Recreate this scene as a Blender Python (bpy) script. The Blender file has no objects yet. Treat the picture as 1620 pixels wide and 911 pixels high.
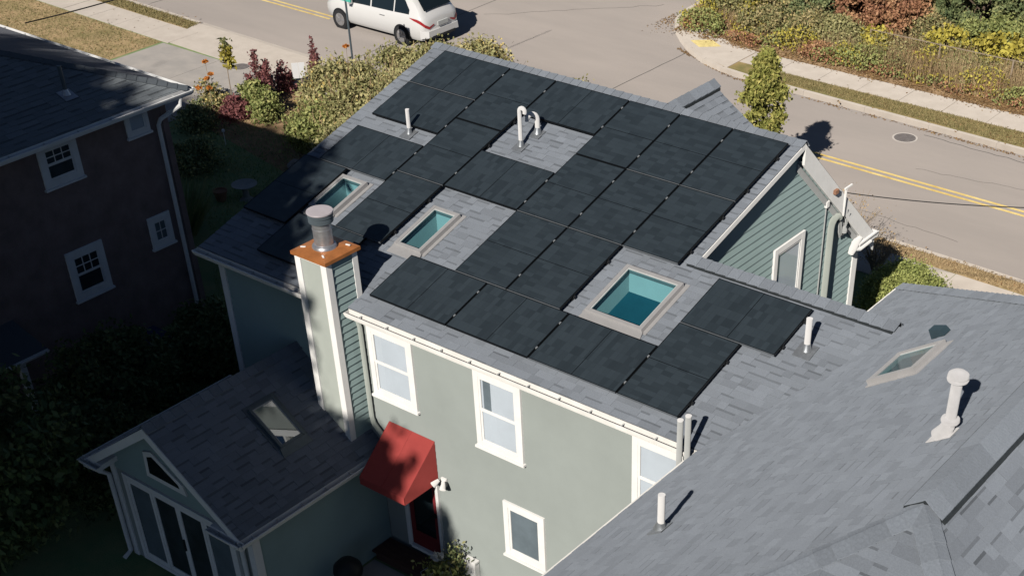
import bpy, bmesh, math, random
import numpy as np
from mathutils import Matrix, Vector
R_ = math.radians
random.seed(7)
rng = np.random.default_rng(11)
sc = bpy.context.scene
COL = sc.collection

# ------------------------------------------------------------------ camera
CAMR = ((0.796767, 0.604247, -0.006949), (0.381538, -0.511952, -0.769632), (-0.468605, 0.610566, -0.638449))
CAMP = (19.629, -20.537, 16.577)
FPX, PPX, PPY = 2157.02, 949.79, 911.44          # focal length and principal point, in pixels of a 1620 px wide frame
cd = bpy.data.cameras.new('camera')
cam = bpy.data.objects.new('camera', cd)
COL.objects.link(cam)
cd.sensor_fit = 'HORIZONTAL'
cd.sensor_width = 36.0
cd.lens = FPX / 1620 * 36
cd.shift_x = (810 - PPX) / 1620
cd.shift_y = (PPY - 455.5) / 1620
cd.clip_start = 0.5
cd.clip_end = 1500
r, d, f = [Vector(v) for v in CAMR]
cam.matrix_world = Matrix(((r.x, -d.x, -f.x, CAMP[0]), (r.y, -d.y, -f.y, CAMP[1]), (r.z, -d.z, -f.z, CAMP[2]), (0, 0, 0, 1)))
sc.camera = cam

# ------------------------------------------------------------------ sky, sun, exposure
SUN = Vector((0.207, -0.815, 0.540)).normalized()
w = bpy.data.worlds.new('World')
sc.world = w
w.use_nodes = True
nt = w.node_tree
bg = nt.nodes['Background']
sky = nt.nodes.new('ShaderNodeTexSky')
sky.sky_type = 'NISHITA'
sky.sun_disc = False
sky.sun_elevation = math.asin(SUN.z)
sky.sun_rotation = math.atan2(SUN.x, SUN.y)
sky.air_density = 0.6
sky.dust_density = 0.1
sky.ozone_density = 2.0
nt.links.new(sky.outputs[0], bg.inputs[0])
bg.inputs[1].default_value = 0.05
sl = bpy.data.lights.new('sun', 'SUN')
sl.energy = 5.0
sl.angle = R_(0.53)
sl.color = (1.0, 0.945, 0.87)
so = bpy.data.objects.new('sun', sl)
so.rotation_euler = SUN.to_track_quat('Z', 'Y').to_euler()
so.location = (5, -30, 40)
COL.objects.link(so)
sc.view_settings.view_transform = 'Standard'
sc.view_settings.look = 'None'
sc.view_settings.exposure = -0.30
sc.view_settings.gamma = 1.0
sc.cycles.max_bounces = 6
sc.cycles.diffuse_bounces = 1
sc.cycles.transparent_max_bounces = 12

# ------------------------------------------------------------------ materials
MATS = {}
def mat(name, col, rough=0.85, var=0.12, scale=3.0, bump=0.0, bscale=40.0, tone=False, metal=0.0, spec=0.3, droughness=1.0, col2=None, trans=0.0, detail=5.0, coat=0.0, stretch=None):
    """procedural surface: two-colour noise, optional per-piece 'tone' attribute, optional fine relief"""
    if name in MATS: return MATS[name]
    m = bpy.data.materials.new(name)
    m.use_nodes = True
    t = m.node_tree; N = t.nodes; Lk = t.links
    b = N['Principled BSDF']
    b.inputs['Roughness'].default_value = rough
    b.inputs['Metallic'].default_value = metal
    b.inputs['Specular IOR Level'].default_value = spec
    b.inputs['Diffuse Roughness'].default_value = droughness
    b.inputs['Coat Weight'].default_value = coat
    tc = N.new('ShaderNodeTexCoord')
    src = tc.outputs['Object']
    if stretch:
        mp = N.new('ShaderNodeMapping'); mp.inputs['Scale'].default_value = stretch
        Lk.new(src, mp.inputs[0]); src = mp.outputs[0]
    nz = N.new('ShaderNodeTexNoise'); nz.inputs['Scale'].default_value = scale; nz.inputs['Detail'].default_value = detail; nz.inputs['Roughness'].default_value = 0.65
    Lk.new(src, nz.inputs['Vector'])
    rp = N.new('ShaderNodeValToRGB')
    c2 = col2 if col2 else tuple(c * (1 + var) for c in col)
    c1 = col if col2 else tuple(c * (1 - var) for c in col)
    rp.color_ramp.elements[0].position = 0.33; rp.color_ramp.elements[1].position = 0.67
    rp.color_ramp.elements[0].color = (*c1, 1); rp.color_ramp.elements[1].color = (*c2, 1)
    Lk.new(nz.outputs[0], rp.inputs[0])
    out = rp.outputs[0]
    if tone:
        at = N.new('ShaderNodeAttribute'); at.attribute_name = 'tone'
        mx = N.new('ShaderNodeMix'); mx.data_type = 'RGBA'; mx.blend_type = 'MULTIPLY'; mx.inputs[0].default_value = 1.0
        Lk.new(out, mx.inputs[6]); Lk.new(at.outputs['Fac'], mx.inputs[7]); out = mx.outputs[2]
    Lk.new(out, b.inputs['Base Color'])
    if bump > 0:
        n2 = N.new('ShaderNodeTexNoise'); n2.inputs['Scale'].default_value = bscale; n2.inputs['Detail'].default_value = 4
        Lk.new(src, n2.inputs['Vector'])
        bp = N.new('ShaderNodeBump'); bp.inputs['Strength'].default_value = bump; bp.inputs['Distance'].default_value = 0.02
        Lk.new(n2.outputs[0], bp.inputs['Height']); Lk.new(bp.outputs[0], b.inputs['Normal'])
    if trans > 0:
        b.inputs['Transmission Weight'].default_value = trans
    MATS[name] = m
    return m

def leafmat(name, stops, rough=0.65, sss=0.25):
    """foliage: the per-leaf 'tone' attribute picks a colour on a ramp; leaves let some light through"""
    if name in MATS: return MATS[name]
    m = bpy.data.materials.new(name); m.use_nodes = True
    t = m.node_tree; N = t.nodes; Lk = t.links
    b = N['Principled BSDF']; b.inputs['Roughness'].default_value = rough; b.inputs['Specular IOR Level'].default_value = 0.25
    at = N.new('ShaderNodeAttribute'); at.attribute_name = 'tone'
    rp = N.new('ShaderNodeValToRGB'); e = rp.color_ramp.elements
    while len(e) < len(stops): e.new(0.5)
    for k, (p, c) in enumerate(stops): e[k].position = p; e[k].color = (*c, 1)
    Lk.new(at.outputs['Fac'], rp.inputs[0]); Lk.new(rp.outputs[0], b.inputs['Base Color'])
    tr = N.new('ShaderNodeBsdfTranslucent'); Lk.new(rp.outputs[0], tr.inputs[0])
    ms = N.new('ShaderNodeMixShader'); ms.inputs[0].default_value = sss
    Lk.new(b.outputs[0], ms.inputs[1]); Lk.new(tr.outputs[0], ms.inputs[2])
    Lk.new(ms.outputs[0], N['Material Output'].inputs[0])
    MATS[name] = m
    return m

def glassmat(name, tint, see=0.6, rough=0.04):
    """thin pane: tinted see-through plus a mirror reflection that grows at grazing angles"""
    if name in MATS: return MATS[name]
    m = bpy.data.materials.new(name); m.use_nodes = True
    t = m.node_tree; N = t.nodes; Lk = t.links
    N.remove(N['Principled BSDF'])
    tr = N.new('ShaderNodeBsdfTransparent'); tr.inputs[0].default_value = (*tint, 1)
    gl = N.new('ShaderNodeBsdfGlossy'); gl.inputs['Roughness'].default_value = rough; gl.inputs[0].default_value = (0.9, 0.95, 1, 1)
    lw = N.new('ShaderNodeLayerWeight'); lw.inputs[0].default_value = 0.5
    pw = N.new('ShaderNodeMath'); pw.operation = 'POWER'; pw.inputs[1].default_value = 5.0
    ad = N.new('ShaderNodeMath'); ad.operation = 'ADD'; ad.inputs[1].default_value = 0.04 + (1 - see) * 0.15
    ad.use_clamp = True
    Lk.new(lw.outputs['Facing'], pw.inputs[0]); Lk.new(pw.outputs[0], ad.inputs[0])
    ms = N.new('ShaderNodeMixShader')
    Lk.new(ad.outputs[0], ms.inputs[0]); Lk.new(tr.outputs[0], ms.inputs[1]); Lk.new(gl.outputs[0], ms.inputs[2])
    Lk.new(ms.outputs[0], N['Material Output'].inputs[0])
    m.use_transparent_shadow = True
    MATS[name] = m
    return m

M = {}
M['shingle'] = mat('shingle', (0.222, 0.245, 0.278), 0.9, 0.10, 60, 0.35, 160, tone=True, spec=0.2)
M['shingle_dark'] = mat('shingle_dark', (0.19, 0.21, 0.225), 0.9, 0.12, 50, 0.35, 150, tone=True, spec=0.2)
M['underlay'] = mat('underlay', (0.12, 0.125, 0.14), 0.95, 0.2, 20)
M['cap'] = mat('ridge_cap', (0.215, 0.238, 0.270), 0.9, 0.12, 40, 0.35, 150, tone=False, spec=0.2)
def randomise(m, lo, hi):
    """each object of this material gets its own slightly different tone"""
    t = m.node_tree; b = t.nodes['Principled BSDF']; src = b.inputs['Base Color'].links[0].from_socket
    oi = t.nodes.new('ShaderNodeObjectInfo'); mr = t.nodes.new('ShaderNodeMapRange'); mr.inputs[3].default_value = lo; mr.inputs[4].default_value = hi
    mx = t.nodes.new('ShaderNodeMix'); mx.data_type = 'RGBA'; mx.blend_type = 'MULTIPLY'; mx.inputs[0].default_value = 1.0
    t.links.new(oi.outputs['Random'], mr.inputs[0]); t.links.new(src, mx.inputs[6]); t.links.new(mr.outputs[0], mx.inputs[7]); t.links.new(mx.outputs[2], b.inputs['Base Color'])
randomise(M['cap'], .88, 1.10)
M['vent_blue'] = mat('vent_blue_black', (0.035, 0.06, 0.075), 0.6, 0.1, 6)
M['vent'] = mat('vent_black', (0.03, 0.036, 0.04), 0.7, 0.2, 20)
M['blind_light'] = mat('blind_light', (0.80, 0.83, 0.86), 0.9, 0.03, 2.0)
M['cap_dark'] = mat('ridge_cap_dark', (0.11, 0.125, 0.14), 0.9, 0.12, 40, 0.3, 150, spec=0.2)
M['sage'] = mat('sage_paint', (0.340, 0.372, 0.352), 0.75, 0.06, 0.55, 0.08, 30, detail=8)
M['sage_trim'] = mat('sage_panel', (0.42, 0.45, 0.41), 0.75, 0.05, 1.5)
M['teal'] = mat('sage_paint_shaded', (0.325, 0.430, 0.420), 0.75, 0.05, 1.2, 0.08, 30)  # same paint as sage, with the bluish-green tint of shade put into its colour
M['white'] = mat('white_paint', (0.82, 0.81, 0.785), 0.55, 0.04, 4.0, spec=0.4)
M['gutter'] = mat('gutter_white', (0.80, 0.78, 0.74), 0.5, 0.06, 3.0, spec=0.4)
M['brown'] = mat('brown_siding', (0.27, 0.20, 0.185), 0.85, 0.18, 2.5, 0.2, 30)
M['brown_white'] = mat('brown_house_trim', (0.80, 0.80, 0.79), 0.6, 0.05, 4.0)
M['pipe'] = mat('pipe_white', (0.72, 0.71, 0.70), 0.45, 0.03, 6, spec=0.4)
M['pipe_dull'] = mat('pipe_dull', (0.56, 0.55, 0.55), 0.5, 0.06, 9, spec=0.4)
M['pipe_grey'] = mat('pipe_grey', (0.46, 0.47, 0.46), 0.5, 0.04, 6)
M['lead'] = mat('lead_boot', (0.34, 0.36, 0.38), 0.45, 0.15, 12, metal=0.6)
M['galv'] = mat('galvanised', (0.55, 0.55, 0.57), 0.38, 0.12, 14, metal=0.75, spec=0.5)
M['capdark'] = mat('flue_cap_dark', (0.12, 0.15, 0.17), 0.5, 0.1, 6, metal=0.3)
M['capgrey'] = mat('flue_cap_grey', (0.50, 0.46, 0.48), 0.5, 0.06, 5, metal=0.2)
M['copper'] = mat('copper_sheet', (0.52, 0.20, 0.065), 0.42, 0.16, 5.0, metal=0.35, spec=0.5)
M['frame_black'] = mat('black_anodised', (0.012, 0.014, 0.016), 0.4, 0.1, 8, metal=0.5)
M['trim'] = mat('edge_trim', (0.20, 0.22, 0.24), 0.4, 0.1, 8, metal=0.5)
M['clamp'] = mat('clamp_metal', (0.62, 0.64, 0.64), 0.35, 0.05, 8, metal=0.7)
M['rail'] = mat('rail_dark', (0.03, 0.032, 0.035), 0.5, 0.1, 8, metal=0.4)
M['sky_frame'] = mat('skylight_frame', (0.44, 0.43, 0.425), 0.42, 0.05, 6, metal=0.25, spec=0.5)
M['shaft'] = mat('shaft_white', (0.78, 0.80, 0.78), 0.9, 0.03, 3)
M['room_shade'] = mat('room_shade', (0.03, 0.15, 0.20), 0.9, 0.1, 2)  # dark teal painted in for the unlit room and the sky reflected over it
M['blind'] = mat('blind_white', (0.72, 0.73, 0.76), 0.9, 0.04, 2.0)
M['room'] = mat('room_dark', (0.05, 0.06, 0.065), 0.95, 0.3, 3.0)
M['room_grey'] = mat('room_grey', (0.22, 0.25, 0.27), 0.95, 0.15, 2.0)
M['red'] = mat('awning_red', (0.43, 0.070, 0.062), 0.8, 0.06, 2.5, 0.05, 200)
M['door_red'] = mat('door_red', (0.22, 0.03, 0.035), 0.5, 0.05, 3)
M['deck'] = mat('deck_wood', (0.09, 0.05, 0.04), 0.8, 0.25, 4, stretch=(1, 8, 8))
M['black'] = mat('black_plastic', (0.02, 0.022, 0.025), 0.5, 0.1, 6)
M['asphalt'] = mat('asphalt', (0.325, 0.292, 0.268), 0.95, 0.1, 0.22, 0.25, 60, col2=(0.40, 0.355, 0.322), detail=9, stretch=(.35, 1.3, 1))
M['concrete'] = mat('concrete', (0.50, 0.445, 0.385), 0.95, 0.1, 1.6, 0.15, 50, col2=(0.58, 0.52, 0.455), detail=8)
M['patch'] = mat('old_concrete', (0.33, 0.31, 0.29), 0.95, 0.1, 1.2, 0.2, 50, col2=(0.42, 0.385, 0.35), detail=8)
M['yellow'] = mat('yellow_paint', (0.60, 0.42, 0.12), 0.8, 0.14, 3.0, col2=(0.78, 0.62, 0.26))
M['yellow_pad'] = mat('yellow_pad', (0.68, 0.56, 0.24), 0.85, 0.2, 6.0)
M['lawn'] = mat('lawn', (0.15, 0.15, 0.055), 0.95, 0.2, 1.3, 0.6, 30, col2=(0.34, 0.25, 0.115), detail=9)
M['drylawn'] = mat('dry_lawn', (0.24, 0.20, 0.09), 0.95, 0.2, 0.7, 0.6, 30, col2=(0.50, 0.35, 0.20), detail=9)
M['dirt'] = mat('leaf_litter', (0.22, 0.145, 0.08), 0.95, 0.2, 2.0, 0.7, 25, col2=(0.40, 0.27, 0.155), detail=9)
M['darklawn'] = mat('back_lawn', (0.15, 0.25, 0.11), 0.95, 0.2, 1.5, 0.6, 30, col2=(0.27, 0.30, 0.14), detail=9)
M['bark'] = mat('bark', (0.13, 0.095, 0.07), 0.95, 0.3, 6, 0.6, 20)
M['twig'] = mat('twig', (0.35, 0.28, 0.21), 0.9, 0.2, 5)
M['car_white'] = mat('car_paint', (0.80, 0.79, 0.77), 0.25, 0.01, 1, spec=0.5, droughness=0.0, coat=0.6)
M['car_glass'] = mat('car_glass', (0.012, 0.02, 0.025), 0.06, 0.05, 2, spec=0.6, droughness=0)
M['tyre'] = mat('tyre', (0.03, 0.03, 0.032), 0.85, 0.1, 5)
M['rim'] = mat('rim', (0.45, 0.43, 0.42), 0.4, 0.05, 5, metal=0.6)
M['tail'] = mat('tail_lamp', (0.42, 0.03, 0.035), 0.2, 0.1, 9, spec=0.6, droughness=0)
M['rock'] = mat('rock', (0.32, 0.29, 0.26), 0.95, 0.25, 4, 0.5, 10)
M['cable'] = mat('cable_black', (0.03, 0.03, 0.032), 0.7, 0.1, 6)
M['terracotta'] = mat('terracotta', (0.30, 0.16, 0.10), 0.9, 0.15, 5)
M['stone_grey'] = mat('birdbath_stone', (0.35, 0.36, 0.35), 0.9, 0.15, 5)
M['iron'] = mat('cast_iron', (0.16, 0.145, 0.14), 0.8, 0.2, 8, 0.4, 30)
M['pale_ring'] = mat('pale_ring', (0.50, 0.46, 0.42), 0.9, 0.08, 6)
M['tar'] = mat('crack_sealer', (0.10, 0.095, 0.09), 0.9, 0.2, 6)
M['blue'] = mat('blue_tarp', (0.03, 0.05, 0.12), 0.6, 0.2, 4)
M['teal_glass'] = glassmat('skylight_glass', (0.46, 0.69, 0.73), 0.7, 0.03)
M['mirror_glass'] = glassmat('coated_glass', (0.30, 0.50, 0.55), -1.2, 0.02)
M['pane'] = glassmat('window_pane', (0.86, 0.90, 0.92), 0.8, 0.03)
M['sign_white'] = mat('sign_white', (0.80, 0.80, 0.80), 0.5, 0.02, 4)
M['sign_teal'] = mat('sign_teal', (0.10, 0.50, 0.42), 0.5, 0.02, 4)
M['orange'] = leafmat('flower_orange', [(0.0, (0.60, 0.20, 0.04)), (1.0, (0.80, 0.34, 0.08))])
M['flower_white'] = leafmat('flower_white', [(0.0, (0.7, 0.7, 0.7)), (1.0, (0.8, 0.8, 0.82))])

def cellmat():
    """monocrystalline half cells behind glass: each cell a slightly different near-black, thin dark joints"""
    m = bpy.data.materials.new('solar_glass'); m.use_nodes = True
    t = m.node_tree; N = t.nodes; Lk = t.links; b = N['Principled BSDF']
    tc = N.new('ShaderNodeTexCoord'); oi = N.new('ShaderNodeObjectInfo')
    ad = N.new('ShaderNodeVectorMath'); ad.operation = 'ADD'
    sc_ = N.new('ShaderNodeMath'); sc_.operation = 'MULTIPLY'; sc_.inputs[1].default_value = 46.0
    fl = N.new('ShaderNodeMath'); fl.operation = 'FLOOR'
    m2 = N.new('ShaderNodeMath'); m2.operation = 'MULTIPLY'; m2.inputs[1].default_value = 1.82
    Lk.new(oi.outputs['Random'], sc_.inputs[0]); Lk.new(sc_.outputs[0], fl.inputs[0]); Lk.new(fl.outputs[0], m2.inputs[0])
    cb = N.new('ShaderNodeCombineXYZ'); Lk.new(m2.outputs[0], cb.inputs[0]); Lk.new(m2.outputs[0], cb.inputs[1])
    Lk.new(tc.outputs['Object'], ad.inputs[0]); Lk.new(cb.outputs[0], ad.inputs[1])
    br = N.new('ShaderNodeTexBrick'); br.offset = 0.0; br.squash = 1.0
    br.inputs['Scale'].default_value = 1.0; br.inputs['Brick Width'].default_value = 0.182; br.inputs['Row Height'].default_value = 0.0935
    br.inputs['Mortar Size'].default_value = 0.0016; br.inputs['Mortar Smooth'].default_value = 0.2; br.inputs['Bias'].default_value = -0.25
    br.inputs['Color1'].default_value = (0.037, 0.050, 0.060, 1); br.inputs['Color2'].default_value = (0.021, 0.029, 0.035, 1); br.inputs['Mortar'].default_value = (0.024, 0.031, 0.037, 1)
    Lk.new(ad.outputs[0], br.inputs['Vector'])
    nz = N.new('ShaderNodeTexNoise'); nz.inputs['Scale'].default_value = 1.3; Lk.new(ad.outputs[0], nz.inputs['Vector'])
    mx = N.new('ShaderNodeMix'); mx.data_type = 'RGBA'; mx.blend_type = 'ADD'
    mr = N.new('ShaderNodeMapRange'); mr.inputs[1].default_value = 0.3; mr.inputs[2].default_value = 0.7; mr.inputs[3].default_value = 0.0; mr.inputs[4].default_value = 0.35
    Lk.new(nz.outputs[0], mr.inputs[0]); Lk.new(mr.outputs[0], mx.inputs[0])
    Lk.new(br.outputs[0], mx.inputs[6]); mx.inputs[7].default_value = (0.010, 0.012, 0.014, 1)
    Lk.new(mx.outputs[2], b.inputs['Base Color'])
    b.inputs['Roughness'].default_value = 0.42; b.inputs['Specular IOR Level'].default_value = 0.45
    b.inputs['Diffuse Roughness'].default_value = 0.5
    return m
M['cells'] = cellmat()

# ------------------------------------------------------------------ object helpers
WORLD = {}                                   # world matrix of every object built (parents first)
def link(o, parent=None, mw=None):
    COL.objects.link(o)
    mw = mw if mw is not None else Matrix.Identity(4)
    if parent is not None:
        o.parent = parent
        o.matrix_parent_inverse = WORLD[parent.name].inverted()
    o.matrix_basis = mw
    WORLD[o.name] = mw
    return o
def tag(o, label, cat=None, group=None, kind=None):
    if label: o['label'] = label
    if cat: o['category'] = cat
    if group: o['group'] = group
    if kind: o['kind'] = kind
    return o
def thing(name, label, cat, loc=(0, 0, 0), group=None):
    e = bpy.data.objects.new(name, None)
    e.empty_display_size = 0.2
    link(e, None, Matrix.Translation(Vector(loc)))
    return tag(e, label, cat, group)

class MB:
    """collects polygons of one mesh"""
    def __init__(s): s.v = []; s.f = []; s.t = []
    def poly(s, pts, tone=1.0):
        i = len(s.v); s.v += [tuple(p) for p in pts]; s.f.append(tuple(range(i, i + len(pts)))); s.t.append(tone); return s
    def hexa(s, p):
        """8 corners: bottom ring 0-3 (ccw from above), top ring 4-7"""
        i = len(s.v); s.v += [tuple(q) for q in p]
        for q in ((3, 2, 1, 0), (4, 5, 6, 7), (0, 1, 5, 4), (1, 2, 6, 5), (2, 3, 7, 6), (3, 0, 4, 7)):
            s.f.append(tuple(i + k for k in q)); s.t.append(1.0)
        return s
    def box(s, a, b):
        (x0, y0, z0), (x1, y1, z1) = a, b
        x0, x1 = min(x0, x1), max(x0, x1); y0, y1 = min(y0, y1), max(y0, y1); z0, z1 = min(z0, z1), max(z0, z1)
        return s.hexa([(x0, y0, z0), (x1, y0, z0), (x1, y1, z0), (x0, y1, z0), (x0, y0, z1), (x1, y0, z1), (x1, y1, z1), (x0, y1, z1)])
    def obox(s, O, ux, uy, uz, a, b):
        """box in a local frame O + x ux + y uy + z uz"""
        O, ux, uy, uz = Vector(O), Vector(ux), Vector(uy), Vector(uz)
        P = lambda x, y, z: O + ux * x + uy * y + uz * z
        (x0, y0, z0), (x1, y1, z1) = a, b
        return s.hexa([P(x0, y0, z0), P(x1, y0, z0), P(x1, y1, z0), P(x0, y1, z0), P(x0, y0, z1), P(x1, y0, z1), P(x1, y1, z1), P(x0, y1, z1)])
    def prism(s, pts, off):
        """polygon extruded by a vector"""
        off = Vector(off); A = [Vector(p) for p in pts]; B = [p + off for p in A]
        s.poly(A[::-1]); s.poly(B)
        n = len(A)
        for k in range(n): s.poly([A[k], A[(k + 1) % n], B[(k + 1) % n], B[k]])
        return s
    def tube(s, path, radii, seg=10, caps=True):
        path = [Vector(p) for p in path]
        if not hasattr(radii, '__len__'): radii = [radii] * len(path)
        rings = []
        up = Vector((0, 0, 1)); prev = None
        for k, p in enumerate(path):
            tdir = (path[min(k + 1, len(path) - 1)] - path[max(k - 1, 0)]).normalized()
            if prev is None:
                a = tdir.cross(up if abs(tdir.z) < 0.9 else Vector((1, 0, 0))).normalized()
            else:
                a = (prev - tdir * prev.dot(tdir)).normalized()
            prev = a; bb = tdir.cross(a)
            i = len(s.v); rings.append(i)
            s.v += [tuple(p + (a * math.cos(2 * math.pi * q / seg) + bb * math.sin(2 * math.pi * q / seg)) * radii[k]) for q in range(seg)]
        for k in range(len(rings) - 1):
            a, b2 = rings[k], rings[k + 1]
            for q in range(seg):
                s.f.append((a + q, a + (q + 1) % seg, b2 + (q + 1) % seg, b2 + q)); s.t.append(1.0)
        if caps:
            s.f.append(tuple(rings[0] + q for q in range(seg))[::-1]); s.t.append(1.0)
            s.f.append(tuple(rings[-1] + q for q in range(seg))); s.t.append(1.0)
        return s
    def cyl(s, p, r0, h, seg=16, r1=None): return s.tube([p, Vector(p) + Vector((0, 0, h))], [r0, r0 if r1 is None else r1], seg)
    def lathe(s, c, prof, seg=20):
        c = Vector(c); rings = []
        for (rr, z) in prof:
            i = len(s.v); rings.append(i)
            s.v += [(c.x + rr * math.cos(2 * math.pi * q / seg), c.y + rr * math.sin(2 * math.pi * q / seg), c.z + z) for q in range(seg)]
        for k in range(len(rings) - 1):
            a, b2 = rings[k], rings[k + 1]
            for q in range(seg):
                s.f.append((a + q, a + (q + 1) % seg, b2 + (q + 1) % seg, b2 + q)); s.t.append(1.0)
        s.f.append(tuple(rings[-1] + q for q in range(seg))); s.t.append(1.0)
        s.f.append(tuple(rings[0] + q for q in range(seg))[::-1]); s.t.append(1.0)
        return s
    def mesh(s, name, material, smooth=False, tone=False):
        me = bpy.data.meshes.new(name)
        me.from_pydata(s.v, [], s.f)
        if material is not None: me.materials.append(material)
        if tone:
            at = me.attributes.new('tone', 'FLOAT', 'FACE'); at.data.foreach_set('value', s.t)
        if smooth:
            me.polygons.foreach_set('use_smooth', [True] * len(me.polygons)); me.update()
            try: me.set_sharp_from_angle(angle=R_(40))
            except Exception: pass
        me.update()
        return me
    def build(s, name, material, parent=None, smooth=False, tone=False, mw=None):
        return link(bpy.data.objects.new(name, s.mesh(name, material, smooth, tone)), parent, mw)

def struct(o, label=None):
    o['kind'] = 'structure'
    if label: o['label'] = label
    return o
def copy_tree(o, mw, label=None):
    """copy of a thing with its parts and sub-parts, moved so that its base has world matrix mw"""
    def cp(src, par, dm):
        c = src.copy(); COL.objects.link(c); c.parent = par
        WORLD[c.name] = dm @ WORLD[src.name]
        if par is None: c.matrix_basis = WORLD[c.name]
        for ch in src.children: cp(ch, c, dm)
        return c
    c = cp(o, None, mw @ WORLD[o.name].inverted())
    if label: c['label'] = label
    return c

def project(P):
    dx = [P[k] - CAMP[k] for k in range(3)]
    q = [sum(CAMR[a][k] * dx[k] for k in range(3)) for a in range(3)]
    return PPX + FPX * q[0] / q[2], PPY + FPX * q[1] / q[2]

def clip(poly, conv):
    """Sutherland-Hodgman: poly clipped by a convex counter-clockwise polygon (2D)"""
    out = list(poly)
    n = len(conv)
    for k in range(n):
        a, b = conv[k], conv[(k + 1) % n]
        if not out: return []
        inp, out = out, []
        side = lambda p: (b[0] - a[0]) * (p[1] - a[1]) - (b[1] - a[1]) * (p[0] - a[0])
        for i in range(len(inp)):
            p, q = inp[i - 1], inp[i]
            sp, sq = side(p), side(q)
            if sq >= -1e-9:
                if sp < -1e-9:
                    t = sp / (sp - sq); out.append((p[0] + t * (q[0] - p[0]), p[1] + t * (q[1] - p[1])))
                out.append(q)
            elif sp >= -1e-9:
                t = sp / (sp - sq); out.append((p[0] + t * (q[0] - p[0]), p[1] + t * (q[1] - p[1])))
    return out
def ccw(p):
    a = sum(p[k][0] * p[(k + 1) % len(p)][1] - p[(k + 1) % len(p)][0] * p[k][1] for k in range(len(p)))
    return p if a > 0 else p[::-1]
def area(p): return abs(sum(p[k][0] * p[(k + 1) % len(p)][1] - p[(k + 1) % len(p)][0] * p[k][1] for k in range(len(p)))) / 2

class Plane:
    """a plane with in-plane axes u (along) and v (down the slope) and outward normal n"""
    def __init__(s, O, u, v): s.O = Vector(O); s.u = Vector(u).normalized(); s.v = Vector(v).normalized(); s.n = s.v.cross(s.u).normalized()
    def P(s, u, v, h=0.0): return s.O + s.u * u + s.v * v + s.n * h
    def M(s, u, v, h=0.0, rot=0.0):
        """matrix with x along u, y up the slope, z out"""
        X, Y, Z = s.u, -s.v, s.n
        m = Matrix(((X.x, Y.x, Z.x, 0), (X.y, Y.y, Z.y, 0), (X.z, Y.z, Z.z, 0), (0, 0, 0, 1)))
        return Matrix.Translation(s.P(u, v, h)) @ m @ Matrix.Rotation(rot, 4, 'Z')

PIECES = []                                   # every shingle of the grey house: (pixel area, roof part, mesh builder)
def shingle_pieces(pl, polys, holes, covers, e=0.143, h0=0.0, seed=1, wmin=0.16, wmax=0.36, roof=None, sink=PIECES, calm=1.0):
    rnd = random.Random(seed)
    us = [p[0] for P in polys for p in P]; vs = [p[1] for P in polys for p in P]
    u0, u1, v0, v1 = min(us), max(us), min(vs), max(vs)
    ncourse = int((v1 - v0) / e) + 1
    for k in range(ncourse):
        va, vb = v0 + k * e, v0 + (k + 1) * e + 0.004
        u = u0 - rnd.random() * 0.3
        tooth = rnd.random() < 0.5
        ctone = rnd.uniform(0.97, 1.03)
        while u < u1:
            wd = rnd.uniform(wmin, wmax) * (1.0 if tooth else 0.75)
            ua, ub = u, u + wd
            u = ub
            tooth = not tooth if rnd.random() < 0.85 else tooth
            if any(c[0] < ua and ub < c[1] and c[2] < va and vb < c[3] for c in covers): continue
            if any(h[0] < ub and ua < h[1] and h[2] < vb and va < h[3] for h in holes):
                hs = [h for h in holes if h[0] < ub and ua < h[1] and h[2] < vb and va < h[3]]
                h = hs[0]
                if ua < h[0] - 0.02: ub2 = h[0]; rects = [(ua, ub2)]
                elif ub > h[1] + 0.02: rects = [(h[1], ub)]
                else: continue
                ua, ub = rects[0]
            tn = 1 + calm * .72 * (ctone * rnd.choice((0.84, 0.93, 0.98, 1.0, 1.04, 1.10)) * rnd.uniform(0.96, 1.04) - 1)
            for cv in polys:
                mb = MB()
                lift = 0.005 if tooth else 0.0
                H = lambda v: h0 + 0.004 + (v - va) / e * 0.009 + lift
                def emit(a, b, tone):
                    q = clip([(ua, a), (ub, a), (ub, b), (ua, b)], cv)
                    if len(q) < 3 or area(q) < 2e-4: return
                    mb.poly([pl.P(x, y, H(y)) for x, y in q][::-1], tone)
                    for i in range(len(q)):
                        (xa, ya), (xb, yb) = q[i - 1], q[i]
                        low = ya > vb - 1e-4 and yb > vb - 1e-4
                        side = tooth and abs(xa - xb) < 1e-6
                        if low or side:
                            dd = 0.010 if low else 0.006
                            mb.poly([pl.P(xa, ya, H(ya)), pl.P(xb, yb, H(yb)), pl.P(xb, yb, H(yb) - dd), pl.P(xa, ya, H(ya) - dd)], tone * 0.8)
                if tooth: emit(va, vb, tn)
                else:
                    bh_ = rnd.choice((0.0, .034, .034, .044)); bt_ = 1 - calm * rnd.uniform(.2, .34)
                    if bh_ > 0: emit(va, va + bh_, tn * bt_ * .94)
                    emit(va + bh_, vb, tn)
                if mb.f:
                    c = [sum(p[k2] for p in mb.v) / len(mb.v) for k2 in range(3)]
                    x, y = project(c)
                    ok = 5 < x < 1615 and 5 < y < 905
                    sz = area(ccw([project(mb.v[i]) for i in mb.f[0]])) if ok else 0.0
                    sink.append((sz, roof, mb))
def merge(mbs):
    o = MB()
    for m in mbs:
        i = len(o.v); o.v += m.v; o.f += [tuple(k + i for k in q) for q in m.f]; o.t += m.t
    return o
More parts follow.
